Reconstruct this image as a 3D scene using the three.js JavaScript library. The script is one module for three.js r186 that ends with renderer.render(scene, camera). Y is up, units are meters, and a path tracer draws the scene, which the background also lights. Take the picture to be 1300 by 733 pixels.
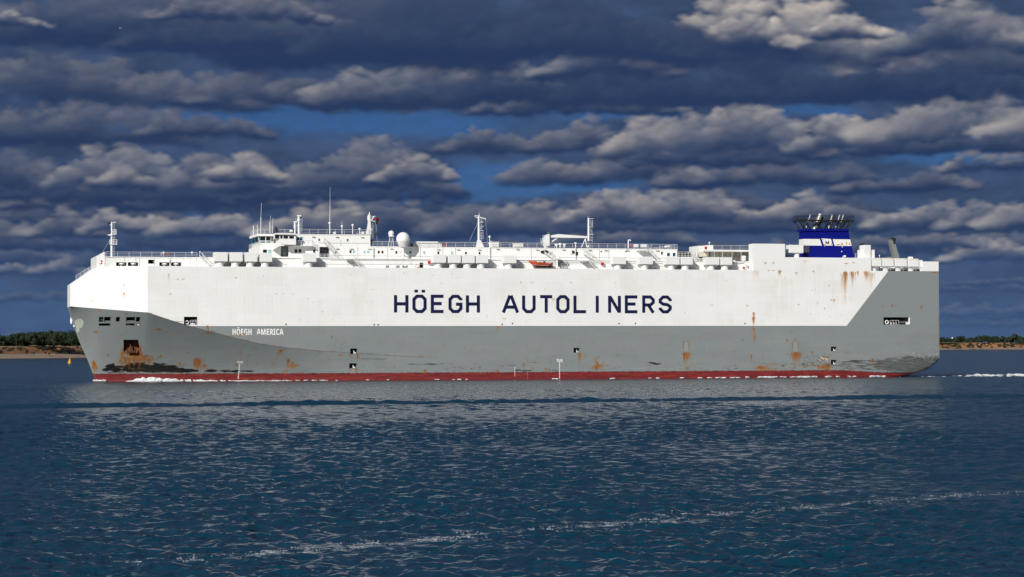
import * as THREE from 'three';
import { mergeGeometries, mergeVertices, toCreasedNormals } from 'three/addons/utils/BufferGeometryUtils.js';
import { RoundedBoxGeometry } from 'three/addons/geometries/RoundedBoxGeometry.js';
import { Brush, Evaluator, SUBTRACTION } from 'three-bvh-csg';

/* ------------------------------------------------------------------ camera, sky, sun, exposure */
const SUN_AZ = 43, SUN_EL = 27;            // degrees off the port beam towards the bow, and above the horizon
const SUN_POWER = 4.25, EXPOSURE = 1.12;
const EYE = 7.317, PITCH = 0.02623, ROLL = 0.00288, FOCAL = 2820, YAW = 0.2618;
const SEA_COLOUR = [.0015, .031, .056], SEA_BUMP = 0.3, CHOP = 0.0082;
const SHIP_AT = new THREE.Vector3(-97.29, 0, -483.7);

const renderer = new THREE.WebGLRenderer({ antialias: true });
renderer.setSize(1024, 577);
renderer.toneMapping = THREE.LinearToneMapping;
renderer.toneMappingExposure = EXPOSURE;
renderer.shadowMap.enabled = true;
const scene = new THREE.Scene();
const camera = new THREE.PerspectiveCamera(2 * Math.atan(366.5 / FOCAL) * 180 / Math.PI, 1024 / 577, 0.5, 40000);
camera.position.set(0, EYE, 0);
camera.rotation.order = 'YXZ';
camera.rotation.set(PITCH, 0, -ROLL);

function rng(seed) { let s = seed >>> 0; return () => { s = (s + 0x6D2B79F5) | 0; let t = Math.imul(s ^ (s >>> 15), 1 | s); t = (t + Math.imul(t ^ (t >>> 7), 61 | t)) ^ t; return ((t ^ (t >>> 14)) >>> 0) / 4294967296; }; }
const PERM = (() => { const r = rng(77), p = Array.from({ length: 256 }, (_, i) => i); for (let i = 255; i > 0; i--) { const j = Math.floor(r() * (i + 1)); [p[i], p[j]] = [p[j], p[i]]; } const q = new Uint8Array(512); for (let i = 0; i < 512; i++) q[i] = p[i & 255]; return q; })();
const GX = new Float64Array(256), GY = new Float64Array(256);
{ const r = rng(5); for (let i = 0; i < 256; i++) { const a = r() * 6.28318; GX[i] = Math.cos(a); GY[i] = Math.sin(a); } }
function noise(x, y) {
  const xi = Math.floor(x), yi = Math.floor(y), fx = x - xi, fy = y - yi, X = xi & 255, Y = yi & 255;
  const u = fx * fx * fx * (fx * (fx * 6 - 15) + 10), v = fy * fy * fy * (fy * (fy * 6 - 15) + 10);
  const a = PERM[X] + Y, b = PERM[X + 1] + Y, h0 = PERM[a], h1 = PERM[b], h2 = PERM[a + 1], h3 = PERM[b + 1];
  const p = GX[h0] * fx + GY[h0] * fy, q = GX[h1] * (fx - 1) + GY[h1] * fy, r = GX[h2] * fx + GY[h2] * (fy - 1), s = GX[h3] * (fx - 1) + GY[h3] * (fy - 1);
  return 1.5 * (p + u * (q - p) + v * (r - p + u * (p - q - r + s)));
}
function fbm(x, y, o) { let s = 0, a = 0.5; for (let i = 0; i < o; i++) { s += a * noise(x, y); x = x * 2.03 + 17.1; y = y * 2.03 + 5.7; a *= 0.5; } return s; }
function billow(x, y, o) { let s = 0, a = 0.5; for (let i = 0; i < o; i++) { s += a * (Math.abs(noise(x, y)) * 2 - 0.55); x = x * 2.07 + 3.3; y = y * 2.07 + 9.1; a *= 0.5; } return s; }
const smooth = (a, b, x) => { const t = Math.min(1, Math.max(0, (x - a) / (b - a))); return t * t * (3 - 2 * t); };
const mix = (a, b, t) => a + (b - a) * t;
const lin = (c) => c <= 0.04045 ? c / 12.92 : ((c + 0.055) / 1.055) ** 2.4;

// Broken cumulus in rows under a dark deck. Angles are counted in 1/2820 rad: x to the right of north, y downwards, horizon at 440.
// Each bank is a heap of soft bulges between a flat base and a knobbly top: [from x, to x, base y, height, sunlit share, size of bulges]
const BANKS = [[-400, 100, 430, 12, .2, .5], [1180, 1600, 404, 12, .22, .5], [980, 1300, 420, 12, .12, .5], [-300, 150, 384, 16, .22, .5], [1090, 1420, 376, 16, .25, .5], [90, 420, 384, 18, .1, .5], [420, 1100, 400, 22, .12, .5], [500, 1100, 350, 30, .16, .5],
  [-400, 125, 352, 22, .62, .5], [100, 420, 342, 26, .1, .5], [1190, 1500, 340, 36, .85, .42], [1080, 1230, 322, 26, .42, .45], [880, 1120, 330, 26, .18, .5], [600, 900, 330, 30, .26, .5], [330, 620, 330, 30, .16, .5], [1160, 1300, 368, 12, .2, .5],
  [-400, 60, 316, 52, .3, .4], [40, 140, 306, 46, .5, .36], [-300, 330, 322, 24, .04, .5], [110, 222, 302, 40, .82, .36], [205, 345, 306, 50, .74, .36], [330, 480, 306, 62, .8, .34], [440, 570, 304, 56, .42, .36], [548, 740, 306, 66, .55, .34], [690, 880, 316, 34, .4, .42], [715, 1075, 292, 60, .95, .3], [700, 1100, 300, 22, .06, .5], [1030, 1120, 290, 32, .36, .4], [1095, 1230, 298, 46, .8, .34], [1190, 1330, 300, 46, .7, .34], [1240, 1560, 304, 54, .85, .34],
  [-400, 120, 256, 74, .34, .34], [60, 240, 250, 66, .64, .3], [195, 330, 256, 84, .44, .32], [130, 190, 246, 64, .9, .3], [262, 585, 254, 84, .55, .26], [275, 360, 236, 64, .95, .28], [470, 575, 236, 48, .8, .3], [-200, 300, 262, 26, .02, .5], [300, 560, 258, 22, .02, .5], [640, 900, 240, 66, .5, .3], [840, 1110, 242, 50, .26, .34], [1060, 1230, 252, 36, .34, .4], [1190, 1560, 228, 34, .6, .36],
  [-400, 250, 196, 70, .3, .34], [180, 350, 180, 42, .3, .4], [560, 800, 198, 46, .4, .36], [765, 1050, 208, 74, .82, .28], [800, 1000, 216, 30, .05, .5], [1005, 1130, 206, 66, .85, .3], [1085, 1320, 200, 88, .82, .28], [1240, 1560, 196, 96, .85, .3], [1080, 1330, 204, 34, .08, .5],
  [-400, 330, 148, 84, .3, .32], [240, 500, 140, 56, .24, .36], [390, 730, 144, 76, .54, .28], [600, 860, 150, 34, .2, .4],
  [1080, 1560, 128, 150, .5, .26], [560, 1320, 138, 60, .02, .4], [680, 860, 104, 64, .74, .3], [830, 1150, 100, 124, 1.5, .24], [880, 1010, 74, 64, 1.9, .3], [1030, 1125, 60, 50, 1.6, .3], [1120, 1300, 84, 90, .62, .28], [700, 1240, 140, 48, 0, .45],
  [300, 640, 96, 150, .1, .3], [430, 880, 88, 150, .03, .3], [-400, 480, 74, 110, .26, .3], [150, 520, 72, 46, .04, .45], [-60, 70, 46, 24, .75, .4], [200, 420, 34, 40, .34, .4], [380, 880, 84, 70, .02, .4],
  [-400, 500, -20, 130, .4, .26], [480, 1100, -30, 150, .3, .26], [1000, 1600, -10, 120, .6, .26], [-400, 700, -150, 180, .35, .24], [600, 1600, -170, 170, .4, .24], [-400, 1000, -320, 190, .3, .22], [900, 1600, -340, 190, .4, .22]];
const GAPS = [[320, 149, 120, 9, 1], [155, 164, 30, 8, .9], [500, 158, 160, 17, 1.2], [640, 226, 100, 20, 1.1], [470, 250, 120, 9, 1], [1040, 143, 48, 10, 1.2], [800, 144, 80, 8, 1.1], [230, 288, 46, 15, .8], [1270, 192, 100, 13, .9], [1180, 208, 90, 10, .7], [740, 238, 70, 9, .8], [1100, 240, 60, 8, .6], [560, 345, 300, 30, .5]];
const SKY_X0 = -400, SKY_X1 = 1600, SKY_Y0 = -560, SKY_W = 2000, SKY_H = 1010;     // 1 cell = 1/2820 rad
const cloudSheet = (() => {
  const P = new Float32Array(SKY_W * SKY_H * 3), rgb = (r, g, b) => [lin(r / 255), lin(g / 255), lin(b / 255)];
  const DARK = rgb(32, 51, 88), SLATE = rgb(74, 91, 119), CREAM = rgb(186, 178, 172), BLUE = rgb(66, 108, 158), HIGH = rgb(40, 76, 134), VEIL = rgb(62, 81, 114);
  for (let j = 0; j < SKY_H; j++) for (let i = 0; i < SKY_W; i++) { // clear air with thin, even cloud over most of it
    const X = i + SKY_X0, Y = j + SKY_Y0, far = smooth(-200, 420, Y); let g = .06 + .9 * smooth(-150, -420, Y) * smooth(-.1, .25, fbm(X / 330, Y / 210, 3));
    const wx = X + 40 * fbm(X / 90, Y / 50, 3), wy = Y + 16 * fbm(X / 70 + 9, Y / 40 + 4, 3);
    for (const [cx, cy, rx, ry, s] of GAPS) { const d = ((wx - cx) / rx) ** 2 + ((wy - cy) / ry) ** 2; if (d < 5) g += s * Math.exp(-d * .8); }
    const t = smooth(.15, 1.05, g + .22 * fbm(X / 60 + 8, Y / 26 + 2, 4)), v = .95 + .5 * fbm(X / 150 + 3, Y / 40 + 8, 5) + .12 * fbm(wx / 40, wy / 22, 3), o = (j * SKY_W + i) * 3;
    for (let k = 0; k < 3; k++) P[o + k] = mix(VEIL[k] * v, mix(HIGH[k], BLUE[k], far), t * .82);
  }
  const r = rng(2024);
  const fill = []; for (let k = 0; k < 26; k++) { const base = 410 - 11.5 * k; if (base < 262 && base > 118) continue; const h = 22 + (410 - base) * .16, x0 = -400 + 1500 * r(); fill.push([x0, x0 + 260 + 420 * r(), base, h, .1 + .28 * r(), .42]); }
  for (const [x0, x1, base, h, lit, size] of [...fill, ...BANKS]) {
    const w = x1 - x0, top = (x) => { const e = Math.min(1, (x - x0) / (h * .9), (x1 - x) / (h * .9)); return h * (.82 + .5 * noise(x / (h * 1.7) + base, base * .37) + .2 * noise(x / (h * .5), base + 3)) * (.4 + .6 * smooth(0, 1, e)); };
    const list = [], n = Math.ceil(w * 1.05 / (size * size * h) * 3.9);
    for (let i = 0; i < n; i++) { const x = x0 + w * r(), T = Math.max(4, top(x)), u = r(), R = Math.max(3, h * size * 1.2 * (.46 + .6 * r() * r()) * (.55 + .45 * (1 - u))), y = base + h * .16 * noise(x / 130 + base, 7) - R * .5 - u * Math.max(0, T - R * 1.2); list.push([x, y, R, R * (1.35 + 1.0 * r()), T, r()]); }
    list.sort((p, q) => q[2] - p[2]);
    for (const [cx, cy, ry, rx, T, q] of list) {
      const opaque = .3 + .28 * q, seed = q * 91;
      for (let j = Math.max(0, Math.floor(cy - ry * 1.25 - SKY_Y0)); j <= Math.min(SKY_H - 1, cy + ry * 1.25 - SKY_Y0); j++) for (let i = Math.max(0, Math.floor(cx - rx * 1.25 - SKY_X0)); i <= Math.min(SKY_W - 1, cx + rx * 1.25 - SKY_X0); i++) {
        const X = i + SKY_X0, Y = j + SKY_Y0, u = (X - cx) / rx, v = (Y - cy) / ry, d2 = u * u + v * v; if (d2 > 1.5) continue;
        const d = Math.sqrt(d2) + .3 * noise(X / (ry * .8) + seed, Y / (ry * .55)) ; if (d > 1) continue;
        const up = Math.max(0, Math.min(1.15, (base - Y) / T)), a = opaque * (v > 0 ? smooth(1, 0, d) : smooth(1, .38, d)) * (.25 + .75 * smooth(-.02, .3, (base - Y) / T)), sunny = Math.max(0, -.42 * u - .62 * v + .62 * Math.sqrt(Math.max(0, 1 - Math.min(1, d * d))) - .06);
        if (a < .01) continue; const s = Math.min(1.35, lit * (.3 + .7 * sunny) * .98 * smooth(.22, .95, up + .12 * (q - .5)) * (.86 + .5 * noise(X / 95 + seed * .02, Y / 42 + base))), m = smooth(-.05, .75, up) * (.35 + .5 * Math.min(1, lit * 1.3)) * (.55 + .6 * sunny), o = (j * SKY_W + i) * 3;
        for (let k = 0; k < 3; k++) { const c = mix(DARK[k], SLATE[k], m); P[o + k] = mix(P[o + k], c + (CREAM[k] - c) * s, a); }
      }
    }
  }
  // light scattered by the air in front of far cloud
  const AIR = rgb(71, 98, 138);
  for (let j = 0; j < SKY_H; j++) { const h2 = .6 * smooth(265, 436, j + SKY_Y0); if (h2 > 0) for (let i = 0; i < SKY_W; i++) for (let k = 0; k < 3; k++) { const o = (j * SKY_W + i) * 3 + k; P[o] = mix(P[o], AIR[k], h2); } }
  return P;
})();
function airColour(X, Y, out) {
  // beyond the sheet the same sky goes on, mirrored
  let x = (X - SKY_X0) % (2 * SKY_W); if (x < 0) x += 2 * SKY_W; if (x > SKY_W) x = 2 * SKY_W - x;
  let y = Y - SKY_Y0; const span = 520; if (y < 0) { y = (-y) % (2 * span); if (y > span) y = 2 * span - y; }
  x += 2.2 * noise(X / 15, Y / 11) + 4 * noise(X / 44, Y / 30 + 9); y += 1.8 * noise(X / 17 + 40, Y / 10) + 2.6 * noise(X / 50 + 7, Y / 26);
  x = Math.min(SKY_W - 1.01, Math.max(0, x)); y = Math.min(SKY_H - 1.01, Math.max(0, y));
  const i = Math.floor(x), j = Math.floor(y), u = x - i, v = y - j, o = (j * SKY_W + i) * 3, g = 1 + .1 * fbm(X / 26, Y / 17, 3);
  for (let k = 0; k < 3; k++) out[k] = g * mix(mix(cloudSheet[o + k], cloudSheet[o + 3 + k], u), mix(cloudSheet[o + SKY_W * 3 + k], cloudSheet[o + SKY_W * 3 + 3 + k], u), v);
}
{
  const W = 4096, H = 4096, sky = new Float32Array(W * H * 4), c = [0, 0, 0], step = 8;
  const at = (i, j, o) => {
    let az = ((i + 0.5) / W - 0.25) * 2 * Math.PI; if (az > Math.PI) az -= 2 * Math.PI;
    if (az > Math.PI / 2) az = Math.PI - az; else if (az < -Math.PI / 2) az = -Math.PI - az;   // the same kind of sky all round, without a seam
    const el = Math.max(0, ((j + 0.5) / H - 0.5) * Math.PI);
    airColour(650 + FOCAL * az, 440.5 - FOCAL * el, o);
  };
  const fineI = [Math.floor(W * (0.25 - 0.055) / step) * step, Math.ceil(W * (0.25 + 0.055) / step) * step], fineJ = H / 2 + Math.ceil(H * 13 / 180 / step) * step;
  const gw = W / step, gh = H / 2 / step + 1, grid = new Float32Array(gw * gh * 3);
  for (let j = 0; j < gh; j++) for (let i = 0; i < gw; i++) { at(i * step, H / 2 + j * step, c); grid.set(c, (j * gw + i) * 3); }
  for (let j = 0; j < H; j++) for (let i = 0; i < W; i++) {
    const o = (j * W + i) * 4; sky[o + 3] = 1;
    if (j < H / 2) { sky[o] = 0.03; sky[o + 1] = 0.045; sky[o + 2] = 0.075; continue; }
    if (i >= fineI[0] && i < fineI[1] && j < fineJ) { at(i, j, c); sky[o] = c[0]; sky[o + 1] = c[1]; sky[o + 2] = c[2]; continue; }
    const gi = Math.floor(i / step), gj = Math.floor((j - H / 2) / step), u = i / step - gi, v = (j - H / 2) / step - gj, i1 = (gi + 1) % gw, j1 = Math.min(gj + 1, gh - 1);
    for (let k = 0; k < 3; k++) sky[o + k] = mix(mix(grid[(gj * gw + gi) * 3 + k], grid[(gj * gw + i1) * 3 + k], u), mix(grid[(j1 * gw + gi) * 3 + k], grid[(j1 * gw + i1) * 3 + k], u), v);
  }
  // the picture is read with a smooth filter: sharpen it beforehand by as much
  for (const [step2, amount] of [[4, .3], [W * 4, .2]]) { const src = sky.slice(); for (let j = H / 2 + 2; j < fineJ - 2; j++) for (let i = fineI[0] + 2; i < fineI[1] - 2; i++) { const o = (j * W + i) * 4; for (let k = 0; k < 3; k++) sky[o + k] = Math.max(.004, src[o + k] * (1 + 2 * amount) - amount * (src[o + k - step2] + src[o + k + step2])); } }
  const t = new THREE.DataTexture(sky, W, H, THREE.RGBAFormat, THREE.FloatType);
  t.mapping = THREE.EquirectangularReflectionMapping; t.magFilter = THREE.LinearFilter; t.minFilter = THREE.LinearFilter; t.needsUpdate = true;
  for (let k = 0; k < sky.length; k++) if (k % 4 !== 3) sky[k] /= EXPOSURE;
  scene.background = t; scene.environment = t;
}
const sunLocal = (() => { const a = SUN_AZ * Math.PI / 180, e = SUN_EL * Math.PI / 180; return new THREE.Vector3(-Math.sin(a) * Math.cos(e), Math.sin(e), Math.cos(a) * Math.cos(e)); })();
const sunDir = sunLocal.clone().applyAxisAngle(new THREE.Vector3(0, 1, 0), YAW);
const sun = new THREE.DirectionalLight(new THREE.Color(1, 0.965, 0.91), SUN_POWER);
sun.castShadow = true;
sun.target.position.copy(SHIP_AT).add(new THREE.Vector3(90, 10, -20));
sun.position.copy(sun.target.position).addScaledVector(sunDir, 600);
Object.assign(sun.shadow.camera, { left: -160, right: 160, top: 160, bottom: -160, near: 10, far: 1400 });
sun.shadow.mapSize.set(4096, 4096);
scene.add(sun, sun.target);

/* ------------------------------------------------------------------ small builders */
const V = (x, y, z) => new THREE.Vector3(x, y, z);
const names = new Map();
function numbered(n) { const k = names.get(n) || 0; names.set(n, k + 1); return k ? n + '_' + String(k).padStart(3, '0') : n; }
function tag(o, label, category, group, kind) { if (label) o.userData.label = label; if (category) o.userData.category = category; if (group) o.userData.group = group; if (kind) o.userData.kind = kind; return o; }
function base(name, pos, turn = 0) { const g = new THREE.Group(); g.name = numbered(name); g.position.copy(pos); g.rotation.y = turn; scene.add(g); return g; }
function metreUV(g, s = 8) { // uv in metres over each face's own plane
  const p = g.attributes.position, n = g.attributes.normal, uv = new Float32Array(p.count * 2);
  for (let i = 0; i < p.count; i++) {
    const ax = Math.abs(n.getX(i)), ay = Math.abs(n.getY(i)), az = Math.abs(n.getZ(i));
    const a = az >= ax && az >= ay ? [p.getX(i), p.getY(i)] : ax >= ay ? [p.getZ(i), p.getY(i)] : [p.getX(i), p.getZ(i)];
    uv[i * 2] = a[0] / s; uv[i * 2 + 1] = a[1] / s;
  }
  g.setAttribute('uv', new THREE.BufferAttribute(uv, 2)); return g;
}
function part(name, geo, mat, parent) {
  const list = (Array.isArray(geo) ? geo : [geo]).map((g) => { const q = g.index ? g.toNonIndexed() : g.clone(); if (!q.attributes.normal) q.computeVertexNormals(); for (const k of Object.keys(q.attributes)) if (!['position', 'normal', 'uv'].includes(k)) q.deleteAttribute(k); if (!q.userData.ownUV) metreUV(q); q.clearGroups(); return q; });
  const m = new THREE.Mesh(list.length > 1 ? mergeGeometries(list) : list[0], mat);
  m.name = parent === scene ? numbered(name) : name; m.castShadow = m.receiveShadow = true; parent.add(m); return m;
}
const bx = (x0, x1, y0, y1, z0, z1, r = 0) => { const w = Math.abs(x1 - x0), h = Math.abs(y1 - y0), d = Math.abs(z1 - z0), g = r ? new RoundedBoxGeometry(w, h, d, 1, Math.min(r, w / 3, h / 3, d / 3)) : new THREE.BoxGeometry(w, h, d); g.translate((x0 + x1) / 2, (y0 + y1) / 2, (z0 + z1) / 2); return g; };
function bar(a, b, r, sides = 6, r2 = r) { const d = b.clone().sub(a), g = new THREE.CylinderGeometry(r2, r, d.length(), sides); g.applyQuaternion(new THREE.Quaternion().setFromUnitVectors(V(0, 1, 0), d.clone().normalize())); g.translate((a.x + b.x) / 2, (a.y + b.y) / 2, (a.z + b.z) / 2); return g; }
function plate(pts, z0, z1) { const s = new THREE.Shape(pts.map((p) => new THREE.Vector2(p.x, p.y))), g = new THREE.ExtrudeGeometry(s, { depth: z1 - z0, bevelEnabled: false }); g.translate(0, 0, z0); return g; }
const partEach = (name, geos, mat, parent) => geos.map((g) => part(name, g, mat, parent));
function ball(p, r, w = 20, h = 14) { const g = new THREE.SphereGeometry(r, w, h); g.translate(p.x, p.y, p.z); return g; }

/* ------------------------------------------------------------------ materials */
function canvasTexture(w, h, draw, srgb = true) { const c = document.createElement('canvas'); c.width = w; c.height = h; draw(c.getContext('2d'), w, h); const t = new THREE.CanvasTexture(c); if (srgb) t.colorSpace = THREE.SRGBColorSpace; t.magFilter = THREE.LinearFilter; t.anisotropy = 8; return t; }
const whiteTex = canvasTexture(1024, 1024, (g, w, h) => {
  const r = rng(21); g.fillStyle = 'rgb(231,231,227)'; g.fillRect(0, 0, w, h);
  for (let i = 0; i < 900; i++) { const x = r() * w, y = r() * h, s = 8 + r() * 60; g.fillStyle = `rgba(${r() < .5 ? '200,198,188' : '244,244,242'},0.05)`; g.fillRect(x, y, s * .4, s * (1 + r() * 2)); }
  for (let i = 0; i < 60; i++) { const x = r() * w, y = r() * h, l = 10 + r() * 60; g.fillStyle = `rgba(176,128,70,${.05 + r() * .1})`; g.fillRect(x, y, 2 + r() * 3, l); }
  g.fillStyle = 'rgba(150,150,148,0.25)'; for (let k = 0; k < 4; k++) g.fillRect(0, k * 256 + 100, w, 2);
});
whiteTex.wrapS = whiteTex.wrapT = THREE.RepeatWrapping;
const std = (c, rough = 0.6, more = {}) => new THREE.MeshStandardMaterial({ color: Array.isArray(c) ? new THREE.Color().setRGB(...c) : new THREE.Color(c), roughness: rough, ...more });
const M = {
  white: std('#ffffff', 0.5, { map: whiteTex }),
  whiteTrim: std([.76, .76, .745], 0.5),
  rail: std([.6, .61, .62], 0.55),
  beige: std([.62, .55, .44], 0.7),
  seam: std([.26, .26, .26], 0.6),
  black: std([.016, .016, .018], 0.6),
  dark: std([.045, .048, .052], 0.6),
  glass: new THREE.MeshPhysicalMaterial({ color: new THREE.Color().setRGB(.012, .018, .024), roughness: 0.06, specularIntensity: 1 }),
  teal: new THREE.MeshPhysicalMaterial({ color: new THREE.Color().setRGB(.03, .16, .17), roughness: 0.08 }),
  tealPale: new THREE.MeshPhysicalMaterial({ color: new THREE.Color().setRGB(.25, .48, .48), roughness: 0.1 }),
  blue: new THREE.MeshPhysicalMaterial({ color: new THREE.Color().setRGB(.0012, .005, .165), roughness: 0.6, specularIntensity: 0.35 }),
  navy: std([.004, .007, .05], 0.45),
  red: std([.42, .02, .025], 0.5),
  orange: std([.5, .075, .018], 0.45),
  steel: std([.34, .33, .31], 0.5, { metalness: 0.55 }),
  soot: std([.03, .028, .026], 0.7),
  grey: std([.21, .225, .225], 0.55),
  olive: std([.2, .215, .19], 0.6),
  rust: std([.16, .06, .02], 0.85),
};

/* ------------------------------------------------------------------ the ship: x runs aft from the bow, y up from the waterline, z to port */
const ship = base('cargo_ship', SHIP_AT, YAW);
tag(ship, 'huge white and grey car carrier ship with rust stains and dark blue lettering, under way', 'cargo ship');
// a point of the photograph, on the ship's lengthwise plane z metres to port of its centreline
function S(px, py, z) {
  const c = Math.cos(ROLL), s = Math.sin(ROLL), u = px - 650, v = 366.5 - py, a = u * c + v * s, b = -u * s + v * c;
  const d = V(a, b * Math.cos(PITCH) + FOCAL * Math.sin(PITCH), -(FOCAL * Math.cos(PITCH) - b * Math.sin(PITCH))), o = V(0, EYE, 0).sub(SHIP_AT);
  const up = V(0, 1, 0); d.applyAxisAngle(up, -YAW); o.applyAxisAngle(up, -YAW);
  return o.addScaledVector(d, (z - o.z) / d.z);
}
const pb = (px0, py0, px1, py1, z0, z1, r = 0) => { const a = S(px0, py0, z1), b = S(px1, py1, z1); return bx(a.x, b.x, b.y, a.y, z0, z1, r); };
const TOP = 24.72, LINE = 11.9, TIER = 26.85, TIER2 = 29.62, TIER3 = 32.3;
const table = (t) => (x) => { if (x <= t[0][0]) return t[0][1]; for (let i = 1; i < t.length; i++) if (x <= t[i][0]) return mix(t[i - 1][1], t[i][1], (x - t[i - 1][0]) / (t[i][0] - t[i - 1][0])); return t[t.length - 1][1]; };
const kneeAt = table([[.7, 16.3], [16.1, 14.84], [21, 13.2], [26.65, 11.5], [33.4, 9.7], [40.2, 8.1], [46, 7.25], [52.2, 6.6], [60.9, 6.0], [70, 5.4], [80, 4.85], [100, 3.9], [150, 3.9], [186, 3.9], [196, 3.95], [200, 4.4]]);
const stemAt = table([[.7, 15.2], [.86, 14.54], [2.39, 10.25], [3.6, 7.2], [4.6, 5.09], [5.96, 1.48], [6.3, 0], [6.6, -1.5]]);
const keelAt = table([[6.6, -1.5], [183, -1.5], [187, -.5], [190, .05], [193, .6], [195.4, 1.15], [197.6, 1.9], [199, 2.85], [199.7, 3.5], [200, 4.25]]);
const topAt = table([[.7, 21.06], [5.9, TOP], [200, TOP]]);
const planAt = (x) => x < 16.1 ? 5 + 11 * (x - .7) / 15.4 : 16;
function entryAt(x) { if (x < 90) { const t = Math.min(1, Math.max(0, (x - 6.5) / 68)); return 16 * Math.sin(t * Math.PI / 2) ** 0.92; } return x > 148 ? 16 - 1.3 * ((x - 148) / 52) ** 2 : 16; }
function breadth(x, y) {
  const k = kneeAt(x), P = planAt(x); if (y >= k) return P;
  if (x < 148) { const y0 = x < 6.6 ? stemAt(x) : 0, t = Math.min(1, Math.max(0, (y - y0) / (k - y0))), w = entryAt(x); return Math.max(.03, w + (P - w) * t ** 1.22); }
  const y0 = Math.max(-1.5, keelAt(x)), t = Math.min(1, Math.max(0, (y - y0) / (k - y0))), w = entryAt(x);
  return w + (P - w) * Math.min(1, t * 1.02) ** 0.36;
}
function hollow(geo, boxes, mat, inner) { // cuts real rooms into a deckhouse
  const g = geo.index ? geo.toNonIndexed() : geo; metreUV(g); g.clearGroups(); let b = new Brush(g, mat); b.updateMatrixWorld(); const ev = new Evaluator(); ev.useGroups = true; ev.attributes = ['position', 'normal', 'uv'];
  for (const q of boxes) { const h = q.clone(); metreUV(h); h.clearGroups(); const c = new Brush(h, inner); c.updateMatrixWorld(); b = ev.evaluate(b, c, SUBTRACTION); b.updateMatrixWorld(); }
  return b;
}
function hullAt(px, py) { let z = 16, p; for (let i = 0; i < 12; i++) { p = S(px, py, z); z = mix(z, breadth(Math.max(.7, p.x), p.y), .8); } return V(p.x, p.y, z); }

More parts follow.
